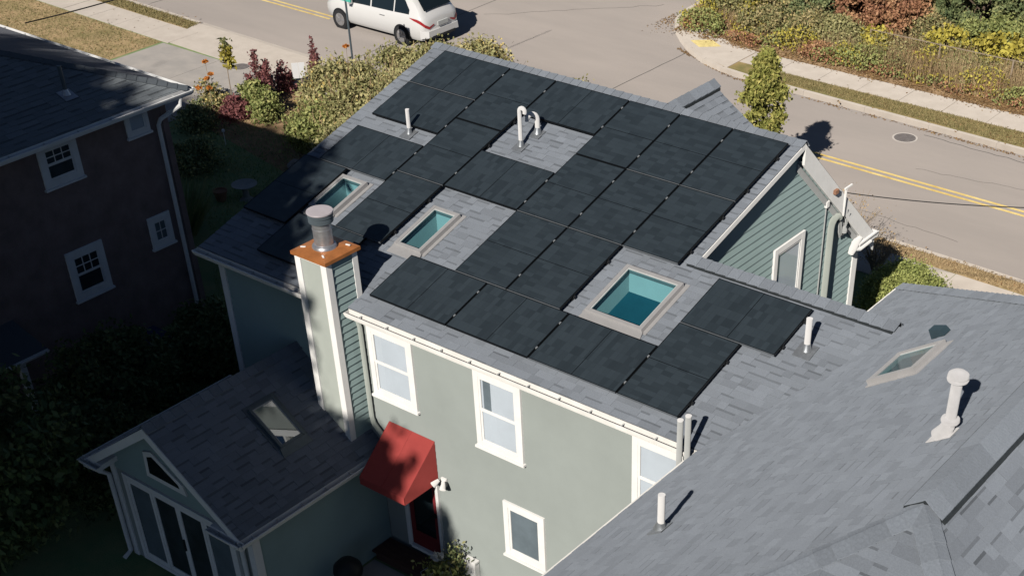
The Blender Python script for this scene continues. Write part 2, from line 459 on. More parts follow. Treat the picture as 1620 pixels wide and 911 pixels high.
def sheet(pl, polys, holes, h, name, material, parent):
    """flat roof deck: convex polygons with rectangular openings"""
    mb = MB()
    for cv in polys:
        cv = ccw(cv)
        us = sorted({min(p[0] for p in cv), max(p[0] for p in cv)} | {x for q in holes for x in q[:2]})
        vs = sorted({min(p[1] for p in cv), max(p[1] for p in cv)} | {x for q in holes for x in q[2:]})
        for i in range(len(us) - 1):
            for j in range(len(vs) - 1):
                cu, cvv = (us[i] + us[i + 1]) / 2, (vs[j] + vs[j + 1]) / 2
                if any(q[0] < cu < q[1] and q[2] < cvv < q[3] for q in holes): continue
                q = clip([(us[i], vs[j]), (us[i + 1], vs[j]), (us[i + 1], vs[j + 1]), (us[i], vs[j + 1])], cv)
                if len(q) >= 3 and area(q) > 1e-5: mb.poly([pl.P(x, y, h) for x, y in q][::-1])
    return mb.build(name, material, parent)

def clapboards(parent, O, u, poly, n, e=0.145, material=None, name='clapboard', proud=0.015, back=0.002):
    """lapped boards on a wall: poly (u, z) convex; O wall origin; n outward"""
    O, u, n = Vector(O), Vector(u), Vector(n)
    poly = ccw(poly)
    z0, z1 = min(p[1] for p in poly), max(p[1] for p in poly)
    k = 0; z = z0
    while z < z1 - 0.01:
        zt = min(z + e, z1)
        q = clip([(-99, z), (99, z), (99, zt), (-99, zt)], poly)
        if len(q) >= 3 and area(q) > 1e-3:
            H = lambda zz: proud - (proud - back) * (zz - z) / e
            P = lambda a, zz, h: O + u * a + Vector((0, 0, zz)) + n * h
            mb = MB()
            ring = [P(a, zz, H(zz)) for a, zz in q]; rb = [P(a, zz, 0.0) for a, zz in q]
            if Vector(u).cross(Vector((0, 0, 1))).dot(n) < 0: ring, rb = ring[::-1], rb[::-1]
            mb.poly(ring)
            for i in range(len(ring)): mb.poly([ring[i - 1], rb[i - 1], rb[i], ring[i]])
            mb.build(name, material, parent)
        z += e

def window(parent, O, u, n, w_, h_, name='window', casing=0.11, back='blind', rows=None, grid=None, split=True, sillw=0.05, material=None, trim=None, top_casing=True, label=None):
    """double-hung window: casing, two sashes, panes, sill; O = lower left corner of the casing on the wall"""
    O, u, n = Vector(O), Vector(u), Vector(n); z = Vector((0, 0, 1)); W = trim or M['white']
    B = lambda mb, x0, z0, x1, z1, d0, d1: mb.obox(O, u, n, z, (x0, d0, z0), (x1, d1, z1))
    c = casing
    mb = MB()
    B(mb, 0, 0, c, h_, 0.0, 0.052); B(mb, w_ - c, 0, w_, h_, 0.0, 0.052)
    B(mb, c, 0, w_ - c, c, 0.0, 0.050)
    if top_casing: B(mb, c, h_ - c, w_ - c, h_, 0.0, 0.050)
    win = mb.build(name, W, parent)
    if label: win['label'] = label
    B(MB(), -0.03, -0.045, w_ + 0.03, 0.0, 0.0, 0.085).build('sill', W, win)
    B(MB(), c, c, w_ - c, h_ - (c if top_casing else 0), 0.017, 0.019).build('blind' if 'blind' in back else 'room', M[back], win)
    x0, x1, za, zb = c, w_ - c, c, h_ - (c if top_casing else 0)
    mid = (za + zb) / 2
    halves = [(za, mid + 0.012, 0.024, 0.036), (mid - 0.012, zb, 0.027, 0.046)] if split else [(za, zb, 0.024, 0.040)]
    for k, (a, b, d0, d1) in enumerate(halves):
        fr = 0.042
        s = MB()
        B(s, x0, a, x0 + fr, b, d0, d1); B(s, x1 - fr, a, x1, b, d0, d1); B(s, x0 + fr, a, x1 - fr, a + fr, d0, d1); B(s, x0 + fr, b - fr, x1 - fr, b, d0, d1)
        if grid and (k == 1 or not split):
            gx, gz = grid
            for i in range(1, gx):
                xx = x0 + fr + (x1 - x0 - 2 * fr) * i / gx; B(s, xx - 0.009, a + fr, xx + 0.009, b - fr, d0 + 0.002, d1 - 0.001)
            for i in range(1, gz):
                zz = a + fr + (b - a - 2 * fr) * i / gz; B(s, x0 + fr, zz - 0.009, x1 - fr, zz + 0.009, d0 + 0.003, d1 - 0.002)
        s.build('sash', W, win)
        p = MB(); dd = d0 + 0.002 if not k else d0 + 0.002
        p.poly([O + u * (x0 + fr) + z * (a + fr) + n * dd, O + u * (x1 - fr) + z * (a + fr) + n * dd, O + u * (x1 - fr) + z * (b - fr) + n * dd, O + u * (x0 + fr) + z * (b - fr) + n * dd])
        p.build('pane', M['pane'], win)
    return win

def gutter(parent, P0, P1, out, name='gutter', material=None, wd=0.125, dp=0.11, step=0.62, hangers=True, ends=True):
    """open trough along P0-P1 (top back edge), out = direction away from the wall"""
    P0, P1, out = Vector(P0), Vector(P1), Vector(out); z = Vector((0, 0, 1)); t = (P1 - P0); Ln = t.length; t.normalize()
    m = material or M['gutter']
    mb = MB(); T = 0.006
    mb.obox(P0, t, out, z, (0, 0, -dp), (Ln, T, 0.02))
    mb.obox(P0, t, out, z, (0, T, -dp), (Ln, wd * 0.7, -dp + T))
    a = [(0, wd * 0.7, -dp), (0, wd, -dp * 0.45), (0, wd + 0.012, -0.012), (0, wd + 0.012, 0.0), (0, wd - 0.012, 0.0), (0, wd - 0.006, -dp * 0.45), (0, wd * 0.7 - T, -dp + T)]
    ring = [P0 + t * x + out * y + z * zz for x, y, zz in a]
    mb.prism(ring, t * Ln)
    if ends:
        for x in (0.0, Ln - 0.005):
            e = [(0, 0.0, 0.0), (0, 0, -dp), (0, wd * 0.7, -dp), (0, wd, -dp * 0.45), (0, wd, 0.0)]
            mb.prism([P0 + t * x + out * y + z * zz for _, y, zz in e], t * 0.005)
    g = mb.build(name, m, parent)
    if hangers:
        x = step / 2
        while x < Ln:
            MB().obox(P0, t, out, z, (x, 0.004, -0.022), (x + 0.022, wd - 0.004, -0.010)).build('hanger', M['pipe_grey'], g)
            x += step
    return g

def ridge_vent(parent, P0, P1, a, b, wd, h):
    """dark plastic vent strip under the caps, open along both edges"""
    P0, P1, a, b = Vector(P0), Vector(P1), Vector(a).normalized(), Vector(b).normalized()
    up = -(a + b).normalized() * h
    mb = MB()
    for sd in (a, b): mb.hexa([P0, P1, P1 + sd * wd, P0 + sd * wd, P0 + up, P1 + up, P1 + sd * wd + up, P0 + sd * wd + up])
    mb.build('ridge_vent', M['vent'], parent)
def caps_row(parent, P0, P1, a, b, material, wd=0.15, step=0.165, name='ridge_cap', lift=0.012, butt=0.020):
    """overlapping cap shingles along a ridge or hip; a, b = directions down the two sides"""
    P0, P1, a, b = Vector(P0), Vector(P1), Vector(a).normalized(), Vector(b).normalized()
    t = (P1 - P0); Ln = t.length; t.normalize()
    a = (a - t * a.dot(t)).normalized(); b = (b - t * b.dot(t)).normalized()
    up = -(a + b).normalized()
    n = max(1, int(Ln / step)); L = Ln / n
    mb = MB()
    prof = [a * wd - up * 0.0, a * wd * 0.55 + up * 0.004, a * wd * 0.22 + up * 0.0, up * 0.016, b * wd * 0.22, b * wd * 0.55 + up * 0.004, b * wd]
    prof[2] = a * wd * 0.2 + up * 0.01; prof[4] = b * wd * 0.2 + up * 0.01
    LL = L * 1.12
    ra = [p + up * butt for p in prof]                # exposed butt end, proud
    rb = [p + t * LL + up * 0.006 for p in prof]
    for k in range(len(prof) - 1):
        mb.poly([ra[k], ra[k + 1], rb[k + 1], rb[k]])
        mb.poly([ra[k], ra[k] - up * 0.012, ra[k + 1] - up * 0.012, ra[k + 1]])
    for k, s_ in ((0, 1), (len(prof) - 1, -1)):
        q = [ra[k], rb[k], rb[k] - up * 0.012, ra[k] - up * 0.014]
        mb.poly(q if s_ > 0 else q[::-1])
    me = mb.mesh(name, material)
    for i in range(n):
        link(bpy.data.objects.new(name, me), parent, Matrix.Translation(P0 + t * (L * i) + up * lift))

# ------------------------------------------------------------------ foliage helpers
def leaf_mesh(name, C, size, tone, material, up=0.0, aspect=0.55, tri=False):
    """one small diamond per leaf at centres C; up = how far leaves tend to face the sky"""
    n = len(C)
    d = rng.normal(size=(n, 3)); d /= np.linalg.norm(d, axis=1)[:, None]
    nn = rng.normal(size=(n, 3)); nn[:, 2] += up
    e = np.cross(d, nn); e /= (np.linalg.norm(e, axis=1)[:, None] + 1e-9)
    s = (np.asarray(size) * rng.uniform(0.6, 1.3, n))[:, None] if np.ndim(size) == 0 else (np.asarray(size) * rng.uniform(0.6, 1.3, n))[:, None]
    V = np.empty((n, 4, 3)); V[:, 0] = C - d * s * 0.5; V[:, 1] = C + e * s * aspect * 0.5; V[:, 2] = C + d * s * 0.5; V[:, 3] = C - e * s * aspect * 0.5
    return quads(name, V, tone, material)
def quads(name, V, tone, material):
    n = len(V)
    me = bpy.data.meshes.new(name)
    me.vertices.add(n * 4); me.vertices.foreach_set('co', V.reshape(-1).astype(np.float32))
    me.loops.add(n * 4); me.loops.foreach_set('vertex_index', np.arange(n * 4, dtype=np.int32))
    me.polygons.add(n); me.polygons.foreach_set('loop_start', np.arange(0, n * 4, 4, dtype=np.int32)); me.polygons.foreach_set('loop_total', np.full(n, 4, dtype=np.int32))
    at = me.attributes.new('tone', 'FLOAT', 'FACE'); at.data.foreach_set('value', np.clip(tone, 0, 1).astype(np.float32))
    me.materials.append(material); me.update(); me.validate()
    return me
def clumps(c, rad, n, nleaf, spread, shell=0.55, bottom=-0.8):
    """leaf centres gathered in clumps through an ellipsoid; returns centres and a clump tone"""
    c = np.array(c, float); rad = np.array(rad, float)
    P = rng.normal(size=(n * 3, 3)); P /= np.linalg.norm(P, axis=1)[:, None]
    P *= (rng.uniform(shell, 1.0, n * 3) ** 0.6)[:, None]
    P = P[P[:, 2] > bottom][:n]
    k = rng.integers(0, len(P), nleaf)
    ct = rng.uniform(0, 1, len(P))
    sp = spread * rng.uniform(0.6, 1.3, len(P))
    L = c + P[k] * rad + rng.normal(size=(nleaf, 3)) * sp[k][:, None] * np.array([1, 1, 0.8])
    return L, ct[k]
def trunk_mesh(base, height, r0, limbs, crown_c, crown_r, seed=0):
    rnd = random.Random(seed); mb = MB(); b = Vector(base)
    top = Vector((crown_c[0], crown_c[1], max(crown_c[2] + crown_r[2] * 0.3, b.z + height)))
    pts = [b + (top - b) * t + Vector((rnd.uniform(-1, 1), rnd.uniform(-1, 1), 0)) * 0.06 * height * t * (1 - t) for t in (0, .25, .5, .75, 1)]
    mb.tube(pts, [r0 * 1.25, r0, r0 * 0.75, r0 * 0.5, r0 * 0.2], 8)
    for k in range(limbs):
        t = rnd.uniform(0.25, 0.85); p = b + (top - b) * t; a = rnd.uniform(0, 6.28)
        q = Vector((crown_c[0] + crown_r[0] * 0.7 * math.cos(a), crown_c[1] + crown_r[1] * 0.7 * math.sin(a), crown_c[2] + crown_r[2] * rnd.uniform(-0.3, 0.6)))
        m = p.lerp(q, 0.5) + Vector((0, 0, 0.1 * height * rnd.uniform(0, 1)))
        mb.tube([p, m, q], [r0 * 0.45 * (1 - t * 0.5), r0 * 0.28, r0 * 0.08], 6)
    return mb
def tree(name, label, cat, base, crown_c, crown_r, leaves, size, material, group=None, n=60, spread=0.35, r0=0.1, limbs=6, shell=0.55, up=0.3, bottom=-0.8, tonebias=0.0, height=None, seed=0, aspect=0.55, trunk_mat=None, stem='trunk'):
    t = thing(name, label, cat, base, group)
    trunk_mesh(base, height if height else max(0.3, crown_c[2] - base[2]), r0, limbs, crown_c, crown_r, seed).build(stem, trunk_mat or M['bark'], t, smooth=True)
    L, ct = clumps(crown_c, crown_r, n, leaves, spread, shell, bottom)
    L = L[L[:, 2] > 0.03]; ct = ct[:len(L)]
    tn = 0.55 * ct + 0.45 * rng.uniform(0, 1, len(L)) + tonebias
    link(bpy.data.objects.new('crown', leaf_mesh('crown', L, size, tn, material, up, aspect)), t)
    return t

F = {}
F['green'] = leafmat('leaf_green', [(0, (0.075, 0.11, 0.05)), (0.5, (0.22, 0.265, 0.115)), (0.9, (0.40, 0.40, 0.18)), (1, (0.58, 0.48, 0.17))], sss=0.08)
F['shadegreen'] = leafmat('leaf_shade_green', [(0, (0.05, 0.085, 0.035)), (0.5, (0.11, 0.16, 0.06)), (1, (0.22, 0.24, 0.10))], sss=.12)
F['olive'] = leafmat('leaf_olive', [(0, (0.10, 0.13, 0.05)), (0.4, (0.32, 0.31, 0.135)), (0.75, (0.55, 0.43, 0.22)), (1, (0.72, 0.58, 0.20))], sss=0.08)
F['hedge'] = leafmat('leaf_hedge', [(0, (0.17, 0.175, 0.07)), (0.5, (0.40, 0.385, 0.165)), (0.85, (0.60, 0.53, 0.26)), (1, (0.74, 0.55, 0.18))], sss=.08)
F['conifer'] = leafmat('leaf_conifer', [(0, (0.11, 0.12, 0.03)), (0.5, (0.33, 0.34, 0.085)), (1, (0.64, 0.56, 0.18))], sss=.1)
F['lime'] = leafmat('leaf_lime', [(0, (0.19, 0.24, 0.07)), (0.5, (0.42, 0.46, 0.14)), (1, (0.58, 0.60, 0.22))], sss=0.12)
F['red'] = leafmat('leaf_red', [(0, (0.22, 0.10, 0.065)), (0.5, (0.50, 0.25, 0.14)), (1, (0.68, 0.42, 0.22))], sss=.1)
F['crimson'] = leafmat('leaf_crimson', [(0, (0.13, 0.05, 0.06)), (0.5, (0.30, 0.11, 0.11)), (1, (0.46, 0.21, 0.19))])
F['yellow'] = leafmat('leaf_yellow', [(0, (0.30, 0.26, 0.06)), (0.5, (0.58, 0.49, 0.09)), (1, (0.74, 0.64, 0.13))], sss=.1)
F['straw'] = leafmat('leaf_straw', [(0, (0.26, 0.17, 0.095)), (0.5, (0.52, 0.37, 0.20)), (1, (0.70, 0.53, 0.30))], sss=0.08)
F['litter'] = leafmat('leaf_litter_loose', [(0, (0.24, 0.13, 0.06)), (0.5, (0.44, 0.27, 0.13)), (1, (0.58, 0.40, 0.19))], sss=.1)
F['grass'] = leafmat('grass_blade', [(0, (0.14, 0.15, 0.055)), (0.5, (0.32, 0.28, 0.12)), (1, (0.52, 0.40, 0.20))], sss=0.12)
F['darkgrass'] = leafmat('grass_blade_dark', [(0, (0.13, 0.22, 0.09)), (0.6, (0.26, 0.36, 0.14)), (1, (0.40, 0.37, 0.18))], sss=.12)
F['shade'] = leafmat('leaf_shade_tree', [(0, (0.03, 0.05, 0.018)), (0.5, (0.07, 0.09, 0.03)), (1, (0.14, 0.13, 0.05))])
F['fern'] = leafmat('leaf_fern', [(0, (0.16, 0.20, 0.06)), (0.5, (0.34, 0.38, 0.13)), (1, (0.52, 0.50, 0.19))], sss=0.08)

# ================================================================== SETTING
yn = lambda x: 11.30 - 0.031 * (x - 9)           # near road edge
yf = lambda x: 19.10 - 0.040 * (x - 5.6)         # far road edge
yc = lambda x: 15.40 - 0.020 * x                 # centre line
def pad(name, pts, z0, z1, material, label=None, kind='structure', parent=None):
    o = MB().prism([(x, y, z0) for x, y in ccw(pts)], (0, 0, z1 - z0)).build(name, material, parent)
    if parent is None: o['kind'] = kind
    if label: o['label'] = label
    return o
def flat(name, pts, z, material, parent=None, kind='structure'):
    o = MB().poly([(x, y, z) for x, y in ccw(pts)]).build(name, material, parent)
    if parent is None: o['kind'] = kind
    return o
flat('ground', [(-400, -400), (400, -400), (400, 400), (-400, 400)], -0.154, M['drylawn'])
road = flat('road', [(-120, 10), (90, 8), (90, 26), (-8, 26), (-8, 90), (-120, 90)], -0.148, M['asphalt'])
DX0, DX1 = -23.6, -17.2                           # driveway
pad('back_yard', [(-90, -90), (90, -90), (90, yn(90) - .18), (-90, yn(-90) - .18)], -0.30, 0.0, M['darklawn'])
COR = [(-4.7, yf(-4.7)), (-5.8, 19.66), (-6.8, 20.02), (-7.8, 20.62), (-8.7, 21.4), (-9.5, 22.2), (-10.1, 23.1), (-10.4, 24.2), (-10.5, 25.4), (-10.8, 30), (-11.2, 60)]
pad('far_lot', [(80, yf(80) + .16)] + [(x + .12, y + .12) for x, y in COR] + [(80, 60)], -0.30, 0.0, M['dirt'])
def kerb(pts, wd, side, z=0.012):
    k = None
    kb = bpy.data.objects.new('kerb', None); link(kb); kb['kind'] = 'structure'
    for i in range(len(pts) - 1):
        a, b = Vector((*pts[i], 0)), Vector((*pts[i + 1], 0)); t = (b - a); Ln = t.length; t.normalize(); nrm = Vector((-t.y, t.x, 0)) * side
        n = max(1, round(Ln / 2.4)); L = Ln / n
        for q in range(n):
            MB().hexa([a + t * (L * q + .006) + nrm * s + Vector((0, 0, zz)) if True else None for zz in (-0.30, z) for s, q2 in ((0, 0),) for s in (0,)] if False else
                      [a + t * (L * q + .006) + Vector((0, 0, -.3)), a + t * (L * (q + 1) - .006) + Vector((0, 0, -.3)), a + t * (L * (q + 1) - .006) + nrm * wd + Vector((0, 0, -.3)), a + t * (L * q + .006) + nrm * wd + Vector((0, 0, -.3)),
                       a + t * (L * q + .006) + nrm * .02 + Vector((0, 0, z)), a + t * (L * (q + 1) - .006) + nrm * .02 + Vector((0, 0, z)), a + t * (L * (q + 1) - .006) + nrm * wd + Vector((0, 0, z)), a + t * (L * q + .006) + nrm * wd + Vector((0, 0, z))]).build('kerb_stone', M['concrete'], kb)
kerb([(x, yn(x)) for x in (14, DX1 + .4)], 0.17, 1)
kerb([(x, yn(x)) for x in (DX0 - .65, -46)], 0.17, 1)
kerb([(-4.7, yf(-4.7)), (14, yf(14))], 0.17, 1)
kerb(COR[:10][::-1], 0.17, 1)
# pavements made of slabs
yo = lambda x: 10.50 - 0.028 * (x - 9)
def walk(name, x0, x1, fo, fi, step, z=0.02, mt=None, skip=None):
    wk = bpy.data.objects.new(name, None); link(wk); wk['kind'] = 'structure'
    x = x0
    while x < x1 - .2:
        xb = min(x + step, x1) - .022
        if not (skip and skip[0] - .4 < x < skip[1] - .4):
            dz = random.uniform(-.006, .006)
            MB().prism([(x, fi(x), -.02), (xb, fi(xb), -.02), (xb, fo(xb), -.02), (x, fo(x), -.02)], (0, 0, .02 + z + dz)).build('slab', mt or M['concrete'], wk)
        x += step
    return wk
walk('sidewalk', -46.0, 14, yo, lambda x: yo(x) - 1.38, 1.62, skip=(DX0, DX1))
walk('far_sidewalk', -5.6, 14, lambda x: 21.72 - .01 * x, lambda x: 20.50 - .012 * x, 1.55)
pad('corner_pavement', [(-5.64, 19.82), (-5.64, 21.76), (-6.9, 22.0), (-8.3, 22.75), (-9.45, 22.45), (-8.6, 21.5), (-7.7, 20.78), (-6.75, 20.2)], -.02, 0.018, M['concrete'])
pad('tactile_pad', [(-8.2, 21.35), (-7.55, 20.95), (-6.95, 21.45), (-7.6, 21.85)], .012, 0.026, M['yellow_pad'])
# driveway and apron
MB().prism([(DX0, yo(DX0) - 1.3, -.02), (DX1, yo(DX1) - 1.3, -.02), (DX1 + .35, yn(DX1) - .17, -.02), (DX0 - .6, yn(DX0) - .17, -.02)], (0, 0, .038)).build('driveway_apron', M['concrete'])['kind'] = 'structure'
MB().hexa([(DX0 - .6, yn(DX0) - .168, -.3), (DX1 + .35, yn(DX1) - .168, -.3), (DX1 + .6, yn(DX1) + .3, -.3), (DX0 - .9, yn(DX0) + .3, -.3),
           (DX0 - .6, yn(DX0) - .168, .018), (DX1 + .35, yn(DX1) - .168, .018), (DX1 + .6, yn(DX1) + .3, -.138), (DX0 - .9, yn(DX0) + .3, -.138)]).build('driveway_apron', M['concrete'])['kind'] = 'structure'
dw = bpy.data.objects.new('driveway', None); link(dw); dw['kind'] = 'structure'
for i in range(5):
    for j in range(2):
        xa = DX0 + .1 + j * 3.1; ya = yo(-20) - 1.34 - (i + 1) * 2.4
        MB().box((xa, ya, -.02), (xa + 3.07, ya + 2.37, .014 + .006 * ((i + j) % 2))).build('slab', M['patch'], dw)
# painted centre lines (two bands) and an older single band beyond the junction
for nm, off in (('lane_line', -.16), ('lane_line', .10)):
    flat(nm, [(-6.0, yc(-6.0) + off), (40, yc(40) + off), (40, yc(40) + off + .11), (-6.0, yc(-6.0) + off + .11)], -.143, M['yellow'])
    flat(nm, [(-50, yc(-50) + off), (-20.9, yc(-20.9) + off), (-20.9, yc(-20.9) + off + .10), (-50, yc(-50) + off + .10)], -.143, M['yellow'])
# road joints and seams
def strip(name, pts, wd, z, material):
    mb = MB()
    for i in range(len(pts) - 1):
        a, b = Vector((*pts[i], z)), Vector((*pts[i + 1], z)); t = (b - a).normalized(); n_ = Vector((-t.y, t.x, 0)) * wd / 2
        mb.poly([a - n_, b - n_, b + n_, a + n_])
    o = mb.build(name, material); o['kind'] = 'structure'; return o
def wander(p0, p1, n, amp, seed):
    rr = random.Random(seed); return [(p0[0] + (p1[0] - p0[0]) * i / n + rr.uniform(-amp, amp), p0[1] + (p1[1] - p0[1]) * i / n + rr.uniform(-amp, amp)) for i in range(n + 1)]
strip('road_joint', wander((-7.9, 12.0), (-7.85, 20.5), 12, .012, 1), .03, -.1435, M['tar'])
strip('road_joint', wander((-17.0, 12.0), (-17.6, 30), 14, .02, 2), .03, -.1435, M['tar'])
strip('road_joint', wander((-28, 12.9), (-27.2, 24), 14, .02, 3), .03, -.1435, M['tar'])
strip('road_crack', wander((-23.8, 12.05), (-15.5, 12.3), 18, .05, 4), .025, -.1435, M['tar'])
strip('road_crack', wander((2.4, 18.75), (7.5, 18.55), 16, .05, 5), .03, -.1435, M['tar'])
strip('road_crack', wander((-14.5, 13.3), (-8.2, 14.1), 22, .07, 6), .018, -.1432, M['tar'])
strip('road_crack', wander((-3.0, 13.2), (6.5, 12.6), 30, .06, 7), .016, -.1432, M['tar'])
strip('road_crack', wander((-16.5, 19.5), (-11.6, 24.5), 22, .08, 8), .02, -.1432, M['tar'])
strip('road_crack', wander((3.4, 16.3), (9.5, 17.2), 24, .06, 9), .014, -.1432, M['tar'])
# lawns
flat('front_lawn', [(-90, 3), (DX0 - .05, 3), (DX0 - .05, yo(DX0) - 1.42), (-90, yo(-90) - 1.42)], .005, M['drylawn'])
flat('verge', [(-90, yo(-90) + .02), (DX0 - .3, yo(DX0) + .02), (DX0 - .5, yn(DX0) - .19), (-90, yn(-90) - .19)], .005, M['drylawn'])
flat('verge', [(DX1 + .1, yo(DX1) + .02), (60, yo(60) + .02), (60, yn(60) - .19), (DX1 + .3, yn(DX1) - .19)], .005, M['drylawn'])
flat('verge', [(-5.62, 19.82), (-4.6, 19.70), (60, yf(60) + .18), (60, 20.50 - .012 * 60), (-5.62, 20.54)], .005, M['lawn'])
flat('garden_soil', [(-17.1, 5.8), (-9, 4.2), (-2, 4.2), (-2, 9.3), (DX1 + .15, yo(DX1) - 1.5)], .006, M['dirt'])
# manholes
def manhole(x, y, r, z, label, ring=True):
    t = thing('manhole_cover', label, 'manhole', (x, y, z))
    MB().lathe((x, y, z), [(r * .84, 0), (r * .84, .010), (r * .5, .012), (0.01, .012)], 28).build('lid', M['iron'], t)
    if ring: MB().lathe((x, y, z), [(r, 0), (r, .008), (r * .87, .009), (r * .85, .002)], 28).build('ring', M['pale_ring'], t)
manhole(2.03, 18.22, .40, -.146, 'round manhole cover with pale ring in the road by the far kerb')
manhole(-19.3, 9.9, .36, .022, 'dark round cover set in the concrete driveway')

# ================================================================== GREY-GREEN HOUSE
PT = R_(15.40)
cS, sS, tS = math.cos(PT), math.sin(PT), math.tan(PT)
house = thing('house', 'grey-green clapboard house with solar panels on its shingled roof', 'house', (4, -1.6, 0))
SH = M['shingle']
DK = Plane(Vector((0, 0, 7.1)) + Vector((0, -sS, cS)) * -.135, (1, 0, 0), (0, -cS, -sS))     # roof deck of the main slope
PP = Plane((0, 0, 7.1), (1, 0, 0), (0, -cS, -sS))                                            # plane of the panel faces
V0, V1 = -.274, 6.75
zdeck = lambda y: 6.96 + tS * y
A = [(-.5, V0), (8.3, V0), (8.3, V1), (-.5, V1)]
B = [(8.3, 3.18), (12.097, 3.18), (10.677, V1), (8.3, V1)]
SKY = {'a': (7.33, 8.47, 3.84, 5.06), 'b': (3.10, 3.73, 4.00, 5.13), 'c': (.77, 1.41, 4.00, 4.98)}
HOLES = [(a + .07, b - .07, c + .07, d - .07) for a, b, c, d in SKY.values()]
L_, W_, G_ = 1.7376, 1.134, .0227
c2 = L_ + G_; c3 = c2 + W_ + G_; c4 = c3 + L_ + G_; c5 = c4 + W_ + G_; c6 = c5 + W_ + G_
ua, va = 3.675, 5.281
ud = ua + 3 * (L_ + G_); vd = va + W_ - L_
PANELS = [
 (0, 0, 'l', 'black solar panel in the topmost row at the left end of the ridge'),
 (0, W_ + G_, 'l', 'black solar panel just above the short white vent pipe near the left rake'),
 (0, 2.71, 'l', 'black solar panel just below the short white vent pipe'),
 (c2, 0, 'p', 'upright black solar panel touching the ridge, second from the left end'),
 (c2, L_ + G_, 'p', 'upright black solar panel at the lower left of the opening with the bent pipes'),
 (c2, 2 * (L_ + G_), 'p', 'upright black solar panel between the two narrow skylights'),
 (c3, 0, 'l', 'black solar panel lying directly above the two bent white pipes'),
 (c3, 2 * L_ + G_ - W_, 'l', 'black solar panel lying between the two bent white pipes and the middle narrow skylight'),
 (c4, 0, 'p', 'upright black solar panel touching the ridge, right of the opening with the bent pipes'),
 (c4, L_ + G_, 'p', 'upright black solar panel at the lower right of the opening with the bent pipes'),
 (c4, 2 * (L_ + G_), 'p', 'upright black solar panel right of the middle narrow skylight'),
 (c5, 0, 'p', 'upright black solar panel touching the ridge, second from its right end'),
 (c5, L_ + G_, 'p', 'upright black solar panel in the second row, in the second column from the right gable'),
 (c5, 2 * (L_ + G_), 'p', 'upright black solar panel touching the left side of the large square skylight surround'),
 (c6, 0, 'p', 'upright black solar panel at the right end of the ridge beside the gable'),
 (c6, L_ + G_, 'p', 'upright black solar panel directly above the large square skylight'),
 (ua, va, 'l', 'leftmost black solar panel of the bottom row above the gutter'),
 (ua + L_ + G_, va, 'l', 'second black solar panel of the bottom row above the middle upper window'),
 (ua + 2 * (L_ + G_), va, 'l', 'third black solar panel of the bottom row, below the large square skylight'),
 (ud, vd, 'p', 'upright black solar panel at the lower right end of the array near two grey pipes'),
 (ud, vd - G_ - W_, 'l', 'black solar panel lying right of the large square skylight under the low ridge'),
 (-.367, 3.865, 'p', 'black solar panel at the left rake beside the leftmost skylight'),
 (.815, 5.27, 'l', 'shaded black solar panel lowest on the left, partly hidden by the chimney'),
]
rect = lambda p: (p[0], p[0] + (L_ if p[2] == 'l' else W_), p[1], p[1] + (W_ if p[2] == 'l' else L_))
COVER = [(a + .22, b - .22, c + .22, d - .22) for a, b, c, d in map(rect, PANELS)]

main_roof = sheet(DK, [A, B], HOLES, 0, 'main_roof', M['underlay'], house)
shingle_pieces(DK, [ccw(A), ccw(B)], [(a + .02, b - .02, c + .02, d - .02) for a, b, c, d in SKY.values()], COVER, roof=main_roof, seed=3)
# roof edge: starter boards, rakes, back slope
bs = .905
zb = lambda y: 7.043 - bs * (y - .3)
back = MB().poly([(-.5, .3, 7.043), (8.3, .3, 7.043), (8.3, 3.55, zb(3.55)), (-.5, 3.55, zb(3.55))]).build('back_roof', M['cap'], house)
RK = MB()                                                                        # deck thickness under the main slope
RK.prism([DK.P(-.5, V0, -.01), DK.P(-.5, V1, -.01), DK.P(-.5, V1, -.06), DK.P(-.5, V0, -.06)], (.03, 0, 0))
RK.build('rake_board', M['white'], house)
RK = MB()
RK.prism([DK.P(8.28, V0, -.004), DK.P(8.28, 3.3, -.004), DK.P(8.28, 3.3, -.10), DK.P(8.28, V0, -.10)], (.035, 0, 0))
RK.build('rake_board', M['white'], house)
MB().prism([(8.27, .3, 7.02), (8.27, 3.56, zb(3.56) - .02), (8.27, 3.56, zb(3.56) - .38), (8.27, .3, 7.02 - .38)], (.05, 0, 0)).build('rake_board', M['white'], house)
MB().prism([(8.178, .28, 6.64), (8.178, 3.0, zb(3.0) - .40), (8.178, 3.0, zb(3.0) - .55), (8.178, .28, 6.50)], (.03, 0, 0)).build('frieze_board', M['pipe_grey'], house)
MB().poly([(8.165, .3, 6.70), (8.27, .3, 6.70), (8.27, 3.5, zb(3.5) - .37), (8.165, 3.5, zb(3.5) - .37)]).build('soffit', M['pipe_grey'], house)
MB().prism([(-.5, .3, 7.0), (-.5, 3.56, zb(3.56) - .02), (-.5, 3.56, zb(3.56) - .2), (-.5, .3, 6.8)], (.03, 0, 0)).build('rake_board', M['white'], house)
# ridge caps
da, db = Vector((0, -cS, -sS)), Vector((0, 1, -bs)).normalized()
caps_row(main_roof, (8.32, .3, 7.05), (-.52, .3, 7.05), da, db, M['cap'], .17, .2)
# connector: low ridge that runs into the right wing
zc = zdeck(-3.03)
ridge_vent(main_roof, (12.0, -3.03, zc + .012), (8.20, -3.03, zc + .012), da, Vector((0, 1, -.84)), .205, .034)
caps_row(main_roof, (12.03, -3.03, zc + .045), (8.18, -3.03, zc + .045), da, Vector((0, 1, -.84)).normalized(), M['cap'], .20, .2)
MB().poly([(8.1, -3.03, zc), (12.08, -3.03, zc), (10.66, -1.88, zc - .966), (8.1, -1.88, zc - .966)]).build('connector_back_roof', M['cap'], house)
MB().box((8.1, -6.2, 0), (10.9, -2.1, 5.0)).build('connector_core', M['sage'], house)

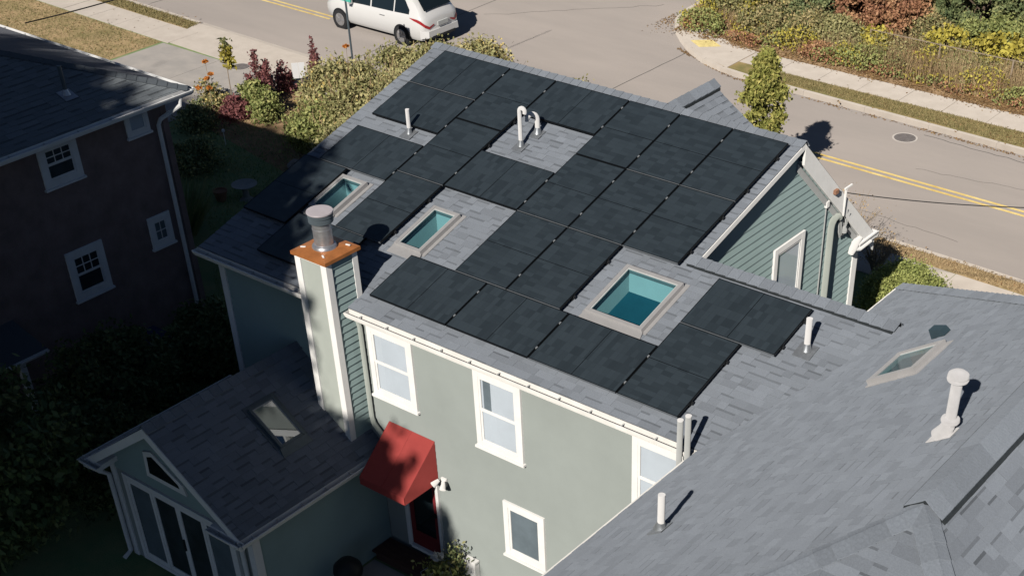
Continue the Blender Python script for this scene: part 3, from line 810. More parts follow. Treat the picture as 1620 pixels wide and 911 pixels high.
# right wing (hipped)
TR = .667
XR, ZR, XE, ZE = 15.6, 8.46, 10.65, 5.16
YN, YS = -5.05, -10.0
kR = math.hypot(1, TR)
wing = MB()
wing.poly([(XR, YN, ZR), (XR, YS, ZR), (XE, YS - 4.95, ZE), (XE, -.10, ZE)])
wing.poly([(XR, YS, ZR), (20.55, YS - 4.95, ZE), (XE, YS - 4.95, ZE)][::-1])
wing.poly([(XR, YS, ZR), (XR, YN, ZR), (20.55, -.1, ZE), (20.55, YS - 4.95, ZE)])
wing.poly([(XR, YN, ZR), (XE, -.1, ZE), (20.55, -.1, ZE)])
wing_roof = wing.build('wing_roof', M['underlay'], house)
WL = Plane((XR, 0, ZR), (0, -1, 0), (-1, 0, -TR))
WF = Plane((XR, YS, ZR), (1, 0, 0), (0, -1, -TR))
WR_ = Plane((XR, 0, ZR), (0, 1, 0), (1, 0, -TR))
VE = 4.95 * kR
SW = (4.55, 5.50, 2.62, 3.40)     # wing skylight: u = -y, v down the slope
shingle_pieces(WL, [ccw([(5.05, 0), (10.0, 0), (14.95, VE), (.1, VE)])], [SW], [], roof=wing_roof, seed=5, wmin=.14, wmax=.34, calm=.8)
tmp = []
shingle_pieces(WF, [ccw([(0, 0), (-4.95, VE), (4.95, VE)])], [], [], roof=wing_roof, seed=6, wmin=.18, wmax=.42, sink=tmp, calm=1.25)
shingle_pieces(WR_, [ccw([(YN, 0), (YS, 0), (YS - 4.95, VE), (-.1, VE)])], [], [], roof=wing_roof, seed=8, wmin=.18, wmax=.42, sink=tmp, calm=1.25)
for s_, rf, m_ in tmp:
    x, y = project(m_.v[0])
    if -600 < x < 2800 and -300 < y < 1900: PIECES.append((s_, rf, m_))
wl, wr, wf = Vector((-1, 0, -TR)).normalized(), Vector((1, 0, -TR)).normalized(), Vector((0, -1, -TR)).normalized()
ridge_vent(wing_roof, (XR, YS + .02, ZR + .012), (XR, YN, ZR + .012), wl, wr, .275, .060)
caps_row(wing_roof, (XR, YS - .02, ZR + .070), (XR, YN, ZR + .070), wl, wr, M['cap'], .25, .24, butt=.010)
h1 = Vector((XR - 4.95, YS - 4.95, ZE)); h2 = Vector((XR + 4.95, YS - 4.95, ZE)); he = Vector((XR, YS - .03, ZR + .0))
caps_row(wing_roof, he + (h1 - he) * .98, he, wl, wf, M['cap'], .16, .19, name='hip_cap', lift=.03)
caps_row(wing_roof, he + (h2 - he) * .5, he, wf, wr, M['cap'], .16, .19, name='hip_cap', lift=.03)
hf = Vector((XE, -.1, ZE)); caps_row(wing_roof, hf + Vector((.1, -.1, .067)), Vector((XR, YN, ZR)), wl, Vector((0, 1, -TR)), M['cap'], .16, .19, name='hip_cap', lift=.03)
gutter(house, (XE + .01, -14.9, ZE - .02), (XE + .01, -6.75, ZE - .02), (-1, 0, 0), wd=.05, dp=.09, hangers=False, name='wing_fascia')
gutter(house, (XE + .01, -1.7, ZE - .02), (XE + .01, -.1, ZE - .02), (-1, 0, 0), wd=.05, dp=.09, hangers=False, name='wing_fascia')
MB().box((10.95, -14.6, 0), (20.2, -.4, ZE - .02)).build('wing_wall', M['sage'], house)

# street-side cross gable
dz = 6.98; ds = .63
for s_ in (1, -1):
    pl = Plane((5.28, 0, dz), (0, s_, 0), (s_, 0, -ds)); k = math.hypot(1, ds)
    xl = 2.19
    tri = ccw([(.37 * s_, 0), (1.9 * s_, 0), (1.9 * s_, xl * k)])
    rf = sheet(pl, [tri], [], 0, 'cross_gable_roof', M['underlay'], house)
    if s_ > 0: shingle_pieces(pl, [tri], [], [], roof=rf, seed=9)
    if s_ > 0:
        ridge_vent(rf, (5.28, 1.92, dz + .012), (5.28, .55, dz + .012), Vector((-1, 0, -ds)), Vector((1, 0, -ds)), .20, .05)
        caps_row(rf, (5.28, 1.94, dz + .06), (5.28, .4, dz + .06), Vector((-1, 0, -ds)), Vector((1, 0, -ds)), M['cap'], .195, .2)
MB().prism([(5.28 - 2.1, 1.75, 5.7), (5.28 + 2.1, 1.75, 5.7), (5.28, 1.75, 6.93)], (0, .05, 0)).build('cross_gable_wall', M['teal'], house)

# walls
fw = MB().box((-.15, -6.30, 0), (10.85, -6.15, 5.06)).build('front_wall', M['sage'], house)
clapboards(fw, (0, -6.30, 0), (1, 0, 0), [(-.04, 0.02), (2.60, 0.02), (2.60, 5.0), (-.04, 5.0)], (0, -1, 0), material=M['teal'])  # shaded end of the same wall, drawn with the shade-tinted copy of its paint
clapboards(fw, (0, -6.30, 0), (1, 0, 0), [(3.48, 0.02), (10.8, 0.02), (10.8, 5.0), (3.48, 5.0)], (0, -1, 0), material=M['sage'], proud=.013)
MB().box((-.20, -6.33, 0), (-.04, -6.16, 5.0)).build('corner_board', M['white'], fw)
gw = MB().prism([(8.01, -3.3, 0), (8.01, 3.1, 0), (8.01, 3.1, zb(3.1) - .12), (8.01, .3, 6.85), (8.01, -3.3, zdeck(-3.3) - .08)], (.15, 0, 0)).build('gable_wall', M['teal'], house)
clapboards(gw, (8.16, 0, 0), (0, 1, 0), [(-3.3, 1.6), (3.0, 1.6), (3.0, zb(3.0) - .1), (.3, 6.86), (-3.3, zdeck(-3.3) - .1)], (1, 0, 0), material=M['teal'], e=.15)
MB().box((8.05, 2.93, 0), (8.20, 3.13, zb(3.1) - .3)).build('corner_board', M['white'], gw)
MB().prism([(-.15, -6.15, 0), (-.15, 3.1, 0), (-.15, 3.1, zb(3.1) - .12), (-.15, .3, 6.85), (-.15, -6.15, zdeck(-6.15) - .08)], (.15, 0, 0)).build('side_wall', M['teal'], house)
MB().box((-.15, 2.95, 0), (8.09, 3.1, 4.35)).build('back_wall', M['teal'], house)
# eave: soffit, fascia, gutters either side of the chimney
MB().box((-.5, -6.46, 5.02), (10.7, -6.28, 5.04)).build('soffit', M['white'], house)
MB().box((-.5, -6.463, 5.02), (2.66, -6.44, 5.15)).build('fascia', M['white'], house)
MB().box((3.44, -6.463, 5.00), (10.66, -6.44, 5.15)).build('fascia', M['white'], house)
MB().box((3.48, -6.345, 4.88), (10.7, -6.312, 5.02)).build('frieze_board', M['white'], house)
gutter(house, (3.42, -6.465, 5.145), (10.62, -6.465, 5.145), (0, -1, 0))
gutter(house, (-.55, -6.465, 5.145), (2.62, -6.465, 5.145), (0, -1, 0))
gutter(house, (8.35, 3.56, zb(3.56) + .0), (-.5, 3.56, zb(3.56) + .0), (0, 1, 0))

# windows
BX = (1, 0, 0); NY = (0, -1, 0)
window(house, (3.66, -6.30, 3.50), BX, NY, 1.06, 1.40, label='tall white double-hung window beside the chimney')
window(house, (6.11, -6.30, 3.39), BX, NY, 1.02, 1.50, label='tall white double-hung window in the middle of the upper wall')
window(house, (9.38, -6.30, 3.39), BX, NY, 1.06, 1.50, label='white window at the right end of the upper wall')
kw = window(house, (6.60, -6.30, 1.24), BX, NY, .92, 1.17, split=False, back='room_grey', label='small white window low on the front wall')
gwi = window(house, (8.16, -.30, 3.55), (0, 1, 0), (1, 0, 0), 1.08, 1.64, split=False, casing=.12, back='blind_light', label='white-framed window in the right gable')
# curtains behind the middle window's upper pane
MB().box((6.30, -6.321, 4.1), (6.46, -6.319, 4.75)).build('curtain', M['room_grey'], house)

# chimney
CX0, CX1, CY0, CY1, CZ = 2.68, 3.40, -6.82, -6.11, 6.17
ch = MB().box((CX0 + .01, CY0 + .01, 0), (CX1 - .01, CY1 - .01, CZ)).build('chimney', M['sage_trim'], house)
cb = .115
for x0, x1 in ((CX0, CX0 + cb), (CX1 - cb, CX1)):
    MB().box((x0, CY0 - .016, 0), (x1, CY0 + .012, CZ)).build('corner_board', M['white'], ch)
MB().box((CX0 + cb, CY0 - .014, CZ - .09), (CX1 - cb, CY0 + .012, CZ)).build('corner_board', M['white'], ch)
for y0, y1 in ((CY0 - .016, CY0 + cb), (CY1 - cb, CY1)):
    MB().box((CX1 + .0005, y0, 0), (CX1 + .018, y1, CZ)).build('corner_board', M['white'], ch)
    MB().box((CX0 - .018, y0, 0), (CX0 - .0005, y1, CZ)).build('corner_board', M['white'], ch)
MB().box((CX1 - .01, CY0 + cb, CZ - .07), (CX1 + .016, CY1 - cb, CZ)).build('corner_board', M['white'], ch)
clapboards(ch, (CX1 - .01, 0, 0), (0, 1, 0), [(CY0 + cb, 2.2), (CY1 - cb, 2.2), (CY1 - cb, CZ - .07), (CY0 + cb, CZ - .07)], (1, 0, 0), material=M['teal'], e=.135, proud=.02)
clapboards(ch, (CX0 + .01, 0, 0), (0, 1, 0), [(CY0 + cb, 2.2), (CY1 - cb, 2.2), (CY1 - cb, CZ), (CY0 + cb, CZ)], (-1, 0, 0), material=M['teal'], e=.135, proud=.02)
cr = MB()
ex = .055
lo = [(CX0 - ex, CY0 - ex, CZ + .012), (CX1 + ex, CY0 - ex, CZ + .012), (CX1 + ex, CY1 + ex, CZ + .012), (CX0 - ex, CY1 + ex, CZ + .012)]
hi = [(CX0 + .12, CY0 + .12, CZ + .05), (CX1 - .12, CY0 + .12, CZ + .05), (CX1 - .12, CY1 - .12, CZ + .05), (CX0 + .12, CY1 - .12, CZ + .05)]
cr.hexa(lo + hi); crown = cr.build('copper_crown', M['copper'], ch)
MB().box((CX0 - ex - .003, CY0 - ex - .003, CZ - .05), (CX1 + ex + .003, CY1 + ex + .003, CZ + .010)).build('drip_edge', M['copper'], ch)
for x, y, a in ((2.76, -6.70, .5), (3.30, -6.76, 2.6), (3.32, -6.2, .2), (2.8, -6.16, 1.0)):
    u_ = Vector((math.cos(a), math.sin(a), 0)); MB().obox((x, y, CZ + .045), u_, (-u_.y, u_.x, 0), (0, 0, 1), (-.045, -.014, 0), (.045, .014, .012)).build('crown_clip', M['white'], ch)
fx, fy = 3.04, -6.47
MB().lathe((fx, fy, CZ + .03), [(.215, 0), (.21, .05), (.185, .075), (.168, .08)], 28).build('flue_collar', M['galv'], ch, smooth=True)
MB().lathe((fx, fy, CZ + .08), [(.163, 0), (.163, .28), (.168, .285), (.168, .31), (.163, .315), (.163, .44)], 28).build('flue_pipe', M['galv'], ch, smooth=True)
MB().lathe((fx, fy, CZ + .49), [(.19, 0), (.21, .02), (.21, .085), (.20, .09), (.20, .105), (.215, .11), (.215, .165), (.2, .17)], 28).build('flue_band', M['capdark'], ch, smooth=True)
MB().lathe((fx, fy, CZ + .66), [(.222, 0), (.228, .012), (.222, .03), (.12, .042), (.01, .045)], 28).build('flue_cap', M['capgrey'], ch, smooth=True)

# downspout beside the chimney
MB().tube([(3.54, -6.44, 5.06), (3.54, -6.40, 4.95), (3.54, -6.37, 4.8), (3.54, -6.37, 2.98), (3.60, -6.40, 2.86), (4.02, -6.42, 2.48)], .048, 8).build('downspout', M['sage_trim'], house, smooth=True)

# skylights
def skylight(pl, R, parent, hh=.105, fr=.062, depth=.95, apron=True, label=None, glass='teal_glass', flw=.07, fmat='sky_frame'):
    u0, u1, v0, v1 = R
    box = lambda mb, a, b, c, d, h0, h1: mb.hexa([pl.P(a, d, h0), pl.P(b, d, h0), pl.P(b, c, h0), pl.P(a, c, h0), pl.P(a, d, h1), pl.P(b, d, h1), pl.P(b, c, h1), pl.P(a, c, h1)])
    mb = MB()
    box(mb, u0, u0 + fr, v0, v1, -.02, hh); box(mb, u1 - fr, u1, v0, v1, -.02, hh); box(mb, u0 + fr, u1 - fr, v0, v0 + fr, -.02, hh - .004); box(mb, u0 + fr, u1 - fr, v1 - fr, v1, -.02, hh - .004)
    sk = mb.build('skylight', M[fmat], parent)
    if label: sk['label'] = label
    g = fr - .012
    q = MB(); box(q, u0 + fr, u1 - fr, v0 + fr, v0 + fr + .022, hh - .035, hh - .012); box(q, u0 + fr, u0 + fr + .022, v0 + fr + .022, v1 - fr, hh - .035, hh - .012); box(q, u1 - fr - .022, u1 - fr, v0 + fr + .022, v1 - fr, hh - .035, hh - .012)
    q.build('glazing_bead', M['pipe_grey'], sk)
    MB().poly([pl.P(u0 + fr, v1 - fr, hh - .022), pl.P(u1 - fr, v1 - fr, hh - .022), pl.P(u1 - fr, v0 + fr, hh - .022), pl.P(u0 + fr, v0 + fr, hh - .022)]).build('glass', M[glass], sk)
    # flashing: side strips and a sloping apron below
    f_ = MB(); box(f_, u0 - flw, u0 - .001, v0, v1, .012, .026); box(f_, u1 + .001, u1 + flw, v0, v1, .012, .026); box(f_, u0 - flw, u1 + flw, v0 - flw, v0 - .001, .012, .026)
    f_.build('flashing', M[fmat], sk)
    if apron:
        a = MB(); a.hexa([pl.P(u0 - .06, v1 + .17, .016), pl.P(u1 + .06, v1 + .17, .016), pl.P(u1 + .02, v1 + .001, .016), pl.P(u0 - .02, v1 + .001, .016), pl.P(u0 - .06, v1 + .17, .024), pl.P(u1 + .06, v1 + .17, .024), pl.P(u1 + .02, v1 + .001, .06), pl.P(u0 - .02, v1 + .001, .06)]); a.build('apron', M[fmat], sk)
    # light shaft down to the room (inner faces only)
    a, b, c, d = u0 + fr - .01, u1 - fr + .01, v0 + fr - .01, v1 - fr + .01
    T = [pl.P(a, c, -.01), pl.P(b, c, -.01), pl.P(b, d, -.01), pl.P(a, d, -.01)]; Bt = [t - Vector((0, 0, depth)) for t in T]
    s = MB()
    for k in range(4): s.poly([T[k], T[(k + 1) % 4], Bt[(k + 1) % 4], Bt[k]])
    s.build('shaft', M['shaft'], sk)
    MB().poly(Bt).build('room_shade', M['room_shade'], sk)
    return sk
skylight(DK, SKY['a'], house, depth=.36, label='large square skylight with grey frame')
skylight(DK, SKY['b'], house, depth=.36, label='narrow skylight in the middle of the roof')
skylight(DK, SKY['c'], house, depth=.36, label='narrow skylight behind the chimney')

# vent pipes through the roof
def boot(parent, P, n, rr, size=.17, h=.10, material=None):
    n = Vector(n); u_ = Vector((0, 0, 1)).cross(n); u_ = u_.normalized() if u_.length > 1e-4 else Vector((1, 0, 0)); v_ = n.cross(u_)
    P = Vector(P)
    MB().obox(P, u_, v_, n, (-size, -size * 1.25, .014), (size, size * .9, .024)).build('flashing', material or M['lead'], parent)
    MB().tube([P + n * .02, P + Vector((0, 0, h * .6)) + n * .01, P + Vector((0, 0, h * 1.3))], [rr * 1.9, rr * 1.45, rr * 1.12], 14).build('boot', material or M['lead'], parent, smooth=True)
def vent(P, n, hgt, rr, name='vent_pipe', path=None, label=None, size=.17):
    P = Vector(P)
    pts = path or [P - Vector((0, 0, .1)), P + Vector((0, 0, hgt))]
    mb = MB().tube(pts, rr, 14)
    o = mb.build(name, M['pipe'], house, smooth=True)
    if label: o['label'] = label
    boot(o, P, n, rr, size)
    return o
NM = (0, -sS, cS)
def onroof(x, y): return Vector((x, y, zdeck(y) + .012))
vent(onroof(1.07, -2.29), NM, .49, .04, label='short straight white vent pipe near the left rake', size=.13)
vent(onroof(11.02, -4.07), NM, .56, .05, label='straight white vent pipe below the low ridge', size=.15)
p = onroof(3.44, -1.76)
arc = lambda c, r_, a0, a1, ax, n=8: [Vector(c) + ax * (r_ * math.cos(a0 + (a1 - a0) * i / n)) + Vector((0, 0, r_ * math.sin(a0 + (a1 - a0) * i / n))) for i in range(n + 1)]
ax = Vector((1, .1, 0)).normalized()
vent(p, NM, .5, .04, path=[p - Vector((0, 0, .1)), p + Vector((0, 0, .66))] + arc(p + ax * .06 + Vector((0, 0, .68)), .06, math.pi, -.5, ax), label='taller bent white vent pipe', size=.12)
p = onroof(3.50, -1.33); ax = Vector((-.75, -.66, 0)).normalized()
vent(p, NM, .3, .048, path=[p - Vector((0, 0, .1)), p + Vector((0, 0, .27))] + arc(p + ax * .095 + Vector((0, 0, .29)), .095, math.pi, -.35, ax), label='shorter bent white vent pipe', size=.12)
NWL = (-TR / kR, 0, 1 / kR)
onW = lambda x, y: Vector((x, y, ZE + (x - XE) * TR + .012))
vent(onW(11.95, -9.27), NWL, .55, .048, label='straight white vent pipe low on the right wing', size=.12)
# mushroom vent on the wing
P = onW(15.0, -8.14)
mv = MB().lathe(P + Vector((0, 0, .10)), [(.062, 0), (.062, .62)], 20).build('mushroom_vent', M['pipe_dull'], house, smooth=True)
mv['label'] = 'white mushroom-capped vent on the right wing'
MB().lathe(P + Vector((0, 0, .18)), [(.07, -.02), (.10, 0), (.108, .025), (.10, .05), (.07, .06)], 20).build('collar', M['pipe_dull'], mv, smooth=True)
MB().lathe(P + Vector((0, 0, .70)), [(.07, 0), (.115, .012), (.120, .03), (.108, .04), (.104, .05), (.118, .06), (.112, .09), (.08, .115), (.03, .124), (.004, .125)], 24).build('cap', M['pipe_dull'], mv, smooth=True)
MB().tube([P + Vector((-.10, 0, -.05)), P + Vector((-.03, 0, .07)), P + Vector((0, 0, .19))], [.10, .088, .066], 18).build('boot', M['pipe_dull'], mv, smooth=True)
MB().obox(P, (0, -1, 0), (-1 / kR, 0, -TR / kR), NWL, (-.12, -.10, .012), (.12, .22, .02)).build('flashing', M['pipe_dull'], mv)
# low black roof vent and a skylight on the wing
P = onW(13.10, -4.02)
bv = MB(); bv.hexa([WL.P(4.02 - .13, 0, 0) * 0 + P + Vector((0, .10, 0)) * a + Vector((-1 / kR, 0, -TR / kR)) * b + Vector(NWL) * c for a, b, c in ((1, .11, .01), (-1, .11, .01), (-1, -.11, .01), (1, -.11, .01), (.9, .10, .15), (-.9, .10, .15), (-.9, -.08, .10), (.9, -.08, .10))])
bv.build('box_vent', M['vent_blue'], house)
skylight(WL, SW, house, hh=.09, fr=.085, depth=.35, label='beige-framed skylight on the right wing', apron=False)
# two grey pipes in the corner by the wing
for x, y, zt in ((10.45, -6.64, 5.72), (10.60, -6.66, 5.86)):
    MB().tube([(x, y, 0), (x, y, zt)], .046, 14).build('standpipe', M['pipe_grey'], house, smooth=True)
    MB().lathe((x, y, zt), [(.048, -.01), (.048, .004), (.01, .006)], 14).build('standpipe_cap', M['pipe'], house)

# small light-coloured service fittings on the gable
duct = [(8.22, 1.78, .3), (8.22, 1.78, 4.85)] + [(8.22, 1.78 + .17 * (1 - math.cos(a)), 4.85 + .17 * math.sin(a)) for a in (.5, 1.0, 1.57, 2.1, 2.5)]
MB().tube(duct, .068, 10).build('conduit', M['sage_trim'], house, smooth=True)
MB().tube([(8.19, 1.55, 1.0), (8.19, 1.55, 5.38)], .012, 6).build('ground_wire', M['pipe_grey'], house)
MB().box((8.175, 1.50, 5.36), (8.23, 1.60, 5.48)).build('insulator', M['white'], house)
for k in range(3):
    MB().tube([(8.22, 2.08 + .05 * k, 4.92), (8.25, 2.06 + .06 * k, 4.66 - .05 * k), (8.22, 2.18 + .06 * k, 4.5), (8.24, 2.34, 4.62 + .05 * k), (8.33, 2.30 - .12 * k, 5.0 + .12 * k)], .011, 6).build('service_loop', M['pipe_grey'], house, smooth=True)
MB().lathe((8.25, 2.28, 4.55), [(.02, 0), (.06, .03), (.065, .1), (.02, .16)], 12).build('weatherhead', M['pipe_grey'], house, smooth=True)
MB().tube([(8.33, 2.02, 5.05), (8.34, 2.0, 5.60)], [.02, .026], 8).build('service_mast', M['white'], house)
MB().box((8.325, 1.95, 5.6), (8.36, 2.22, 5.63)).build('service_crossarm', M['white'], house)
MB().box((8.315, 1.52, 5.66), (8.38, 1.64, 5.74)).build('service_bracket', M['terracotta'], house)
# eave return with gutter elbow at the gable's street corner
MB().prism([(8.10, 2.86, 4.10), (8.35, 2.86, 4.10), (8.35, 3.56, 4.10), (8.10, 3.56, 4.10)], (0, 0, -.09)).build('eave_return', M['white'], house)
MB().prism([(8.08, 2.84, 4.11), (8.37, 2.84, 4.11), (8.37, 3.58, 4.11), (8.08, 3.58, 4.11)], (0, 0, .035)).build('eave_return', M['white'], house)
MB().tube([(8.26, 3.05, 4.18), (8.27, 2.86, 4.16), (8.27, 2.74, 4.05), (8.24, 2.72, 3.94)], [.05, .075, .08, .06], 12).build('gutter_elbow', M['white'], house, smooth=True)
MB().tube([(8.27, 2.68, 4.06), (8.36, 2.86, 4.02), (8.37, 3.3, 4.03)], .035, 8).build('gutter_strap', M['white'], house, smooth=True)

# ------------------------------------------------------------------ front extension
EX, EZ, ET = 1.68, 3.82, .70
EY0, EY1 = -9.85, -6.32
kE = math.hypot(1, ET)
ZEA = EZ - ET * 2.07
ER = Plane((EX, 0, EZ), (0, 1, 0), (1, 0, -ET)); EL = Plane((EX, 0, EZ), (0, -1, 0), (-1, 0, -ET))
ESK = (-8.08, -7.50, .53 * kE, 1.27 * kE)
er = sheet(ER, [[(EY0, 0), (EY1, 0), (EY1, 2.07 * kE), (EY0, 2.07 * kE)]], [(ESK[0] + .06, ESK[1] - .06, ESK[2] + .06, ESK[3] - .06)], 0, 'extension_roof', M['underlay'], house)
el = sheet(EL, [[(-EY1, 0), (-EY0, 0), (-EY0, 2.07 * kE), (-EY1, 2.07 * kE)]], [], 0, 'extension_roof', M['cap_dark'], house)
esink = []
shingle_pieces(ER, [ccw([(EY0, 0), (EY1, 0), (EY1, 2.07 * kE), (EY0, 2.07 * kE)])], [ESK], [], roof=er, seed=21, sink=esink)
PIECES += esink
caps_row(er, (EX, EY0 - .02, EZ + .015), (EX, EY1, EZ + .015), Vector((-1, 0, -ET)), Vector((1, 0, -ET)), M['cap'], .16, .2)
skylight(ER, ESK, house, hh=.08, fr=.05, depth=.4, label='shaded skylight on the front extension', apron=True, fmat='capdark', glass='mirror_glass')
ew = MB().prism([(-.25, -9.5, 0), (3.58, -9.5, 0), (3.58, -9.5, 2.42), (EX, -9.5, 3.72), (-.25, -9.5, 2.42)], (0, 3.2, 0)).build('extension_wall', M['sage'], house)
clapboards(ew, (3.58, 0, 0), (0, 1, 0), [(-9.38, 0.02), (-6.33, 0.02), (-6.33, 2.36), (-9.38, 2.36)], (1, 0, 0), material=M['teal'])
clapboards(ew, (0, -9.5, 0), (1, 0, 0), [(-.13, 2.1), (3.46, 2.1), (3.46, 2.46), (EX, 3.66), (-.13, 2.46)], (0, -1, 0), material=M['teal'])
MB().box((3.46, -9.53, 0), (3.61, -9.36, 2.36)).build('corner_board', M['white'], ew)
MB().box((-.28, -9.53, 0), (-.13, -9.36, 2.36)).build('corner_board', M['white'], ew)
for s_ in (1, -1):
    x1 = EX + s_ * 2.09; z1 = EZ - ET * 2.09
    MB().prism([(EX, EY0 - .02, EZ + .0), (x1, EY0 - .02, z1), (x1, EY0 - .02, z1 - .17), (EX, EY0 - .02, EZ - .19)][::s_], (0, .03, 0)).build('rake_board', M['white'], house)
    MB().poly([(EX, EY0 + .01, EZ - .12), (x1, EY0 + .01, z1 - .12), (x1, -9.5, z1 - .12), (EX, -9.5, EZ - .12)]).build('soffit', M['white'], house)
MB().box((3.72, EY0, ZEA - .13), (3.745, EY1, ZEA - .01)).build('fascia', M['white'], house)
MB().box((-.41, EY0, ZEA - .13), (-.385, EY1, ZEA - .01)).build('fascia', M['white'], house)
gutter(house, (3.75, EY0 - .06, ZEA - .02), (3.75, -6.72, ZEA - .02), (1, 0, 0), step=.58)
gutter(house, (-.41, EY1, ZEA - .02), (-.41, EY0 - .06, ZEA - .02), (-1, 0, 0), step=.58)
gutter(house, (3.00, EY0 + .0, ZEA - .02), (3.86, EY0 + .0, ZEA - .02), (0, -1, 0), step=.45)
gutter(house, (-.54, EY0 + .0, ZEA - .02), (.02, EY0 + .0, ZEA - .02), (0, -1, 0), step=.45)
MB().prism([(3.0, EY0 + .0, ZEA - .0), (3.74, EY0, ZEA), (3.74, -9.5, ZEA + .02), (3.0, -9.5, ZEA + .02)], (0, 0, -.1)).build('eave_return', M['white'], house)
MB().prism([(-.4, EY0 + .0, ZEA - .0), (.02, EY0, ZEA), (.02, -9.5, ZEA + .02), (-.4, -9.5, ZEA + .02)], (0, 0, -.1)).build('eave_return', M['white'], house)
MB().tube([(-.42, -9.92, ZEA - .12), (-.34, -9.72, ZEA - .35), (-.26, -9.60, ZEA - .45), (-.26, -9.60, .12), (-.26, -9.78, .03)], .045, 8).build('downspout', M['white'], house, smooth=True)
MB().tube([(3.70, -9.92, ZEA - .12), (3.55, -9.72, ZEA - .3), (3.36, -9.58, ZEA - .42), (3.36, -9.58, .1)], .045, 8).build('downspout', M['white'], house, smooth=True)
# sliding glass doors and a raked window in the extension's front
sd = MB()
fx0, fx1, fz = .08, 3.12, 2.06
B2 = lambda mb, x0, z0, x1, z1, d0, d1: mb.box((x0, -9.5 - d1, z0), (x1, -9.5 - d0, z1))
B2(sd, fx0, .06, fx0 + .1, fz, 0, .05); B2(sd, fx1 - .1, .06, fx1, fz, 0, .05); B2(sd, fx0 + .1, fz - .09, fx1 - .1, fz, 0, .048); B2(sd, fx0 + .1, .06, fx1 - .1, .14, 0, .048)
sdo = sd.build('sliding_door', M['white'], house)
B2(MB(), fx0 + .1, .14, fx1 - .1, fz - .09, .016, .018).build('room', M['room'], sdo)
n = 4; wpan = (fx1 - fx0 - .2) / n
for k in range(n):
    a, b = fx0 + .1 + k * wpan, fx0 + .1 + (k + 1) * wpan; d0 = .022 if k % 2 else .026
    s = MB(); B2(s, a + .002, .14, a + .07, fz - .09, d0, d0 + .016); B2(s, b - .07, .14, b - .002, fz - .09, d0, d0 + .016); B2(s, a + .07, .14, b - .07, .26, d0, d0 + .016); B2(s, a + .07, fz - .16, b - .07, fz - .09, d0, d0 + .016)
    s.build('door_leaf', M['white'], sdo)
    q = MB(); yy = -9.5 - d0 - .004; q.poly([(a + .07, yy, .26), (b - .07, yy, .26), (b - .07, yy, fz - .16), (a + .07, yy, fz - .16)]); q.build('pane', M['pane'], sdo)
    if k in (0, 3): B2(MB(), a + .08, .26, b - .08, fz - .16, .019, .021).build('curtain', M['room_grey'], sdo)
B2(MB(), fx0 + .1 + 2 * wpan - .03, .95, fx0 + .1 + 2 * wpan, 1.2, .043, .075).build('handle', M['black'], sdo)
tz = [(.93, 2.36), (2.02, 2.36), (1.96, 2.56), (1.22, 2.98), (.98, 2.90)]
tw = MB().prism([(x, -9.515, z) for x, z in tz], (0, -.035, 0)).build('raked_window', M['white'], house)
tin = [(1.04, 2.46), (1.86, 2.46), (1.84, 2.53), (1.22, 2.88), (1.07, 2.82)]
MB().prism([(x, -9.551, z) for x, z in tin], (0, -.004, 0)).build('pane', M['car_glass'], tw)

# ------------------------------------------------------------------ shingles become objects: the largest 300 singly, the rest joined per roof
PIECES.sort(key=lambda q: -q[0])
roofs = {}
for k, (s_, rf, m_) in enumerate(PIECES):
    if k < 290: m_.build('shingle', SH, rf, tone=True)
    else: roofs.setdefault(rf.name, (rf, []))[1].append(m_)
for rf, ms in roofs.values():
    o = merge(ms).build('shingle_field', SH, rf, tone=True); o['kind'] = 'stuff'

# ------------------------------------------------------------------ back door, awning, step, lamp
dr = MB()
dx0, dx1, dzb, dzt = 4.10, 5.02, .28, 2.42
D = lambda mb, x0, z0, x1, z1, d0, d1: mb.box((x0, -6.3 - d1, z0), (x1, -6.3 - d0, z1))
D(dr, dx0, dzb, dx0 + .11, dzt, 0, .06); D(dr, dx1 - .07, dzb, dx1, dzt, 0, .06); D(dr, dx0 + .11, dzt - .1, dx1 - .07, dzt, 0, .055); D(dr, dx0 + .11, dzb - .0, dx1 - .07, dzb + .07, 0, .10)
door = dr.build('back_door', M['white'], house)
lf = MB(); D(lf, dx0 + .11, dzb + .07, dx0 + .22, dzt - .1, .017, .035); D(lf, dx1 - .17, dzb + .07, dx1 - .07, dzt - .1, .017, .035); D(lf, dx0 + .22, dzb + .07, dx1 - .17, dzb + .42, .017, .035); D(lf, dx0 + .22, dzt - .22, dx1 - .17, dzt - .1, .017, .035)
lf.build('door_leaf', M['door_red'], door)
D(MB(), dx0 + .22, dzb + .42, dx1 - .17, dzt - .22, .017, .022).build('pane', M['car_glass'], door)
D(MB(), dx1 - .15, 1.25, dx1 - .11, 1.33, .035, .07).build('handle', M['black'], door)
aw = thing('awning', 'red fabric awning over the back door', 'awning', (4.47, -6.3, 2.2))
ax0, ax1 = 3.92, 5.03
P1, P2, P3, P4 = Vector((ax0, -6.315, 2.99)), Vector((ax1, -6.315, 2.99)), Vector((ax1, -7.20, 2.26)), Vector((ax0, -7.20, 2.26))
Q2, Q1 = Vector((ax1, -6.315, 2.26)), Vector((ax0, -6.315, 2.26))
dn = Vector((0, 0, -.16))
def cloth(name, polys, off):
    mb = MB()
    for p_ in polys: mb.prism(p_, off)
    return mb.build(name, M['red'], aw)
mb = MB(); nu, nv = 12, 8
def cpt(i, j):
    a = i / nu; b = j / nv
    return P1.lerp(P2, a).lerp(P4.lerp(P3, a), b) - Vector((0, -.35, .75)).normalized() * (.030 * math.sin(math.pi * b) * (.35 + .65 * abs(math.sin(math.pi * a * 2))))
for i in range(nu):
    for j in range(nv):
        q = [cpt(i, j + 1), cpt(i + 1, j + 1), cpt(i + 1, j), cpt(i, j)]
        mb.poly(q)
mb.build('canopy', M['red'], aw, smooth=True)
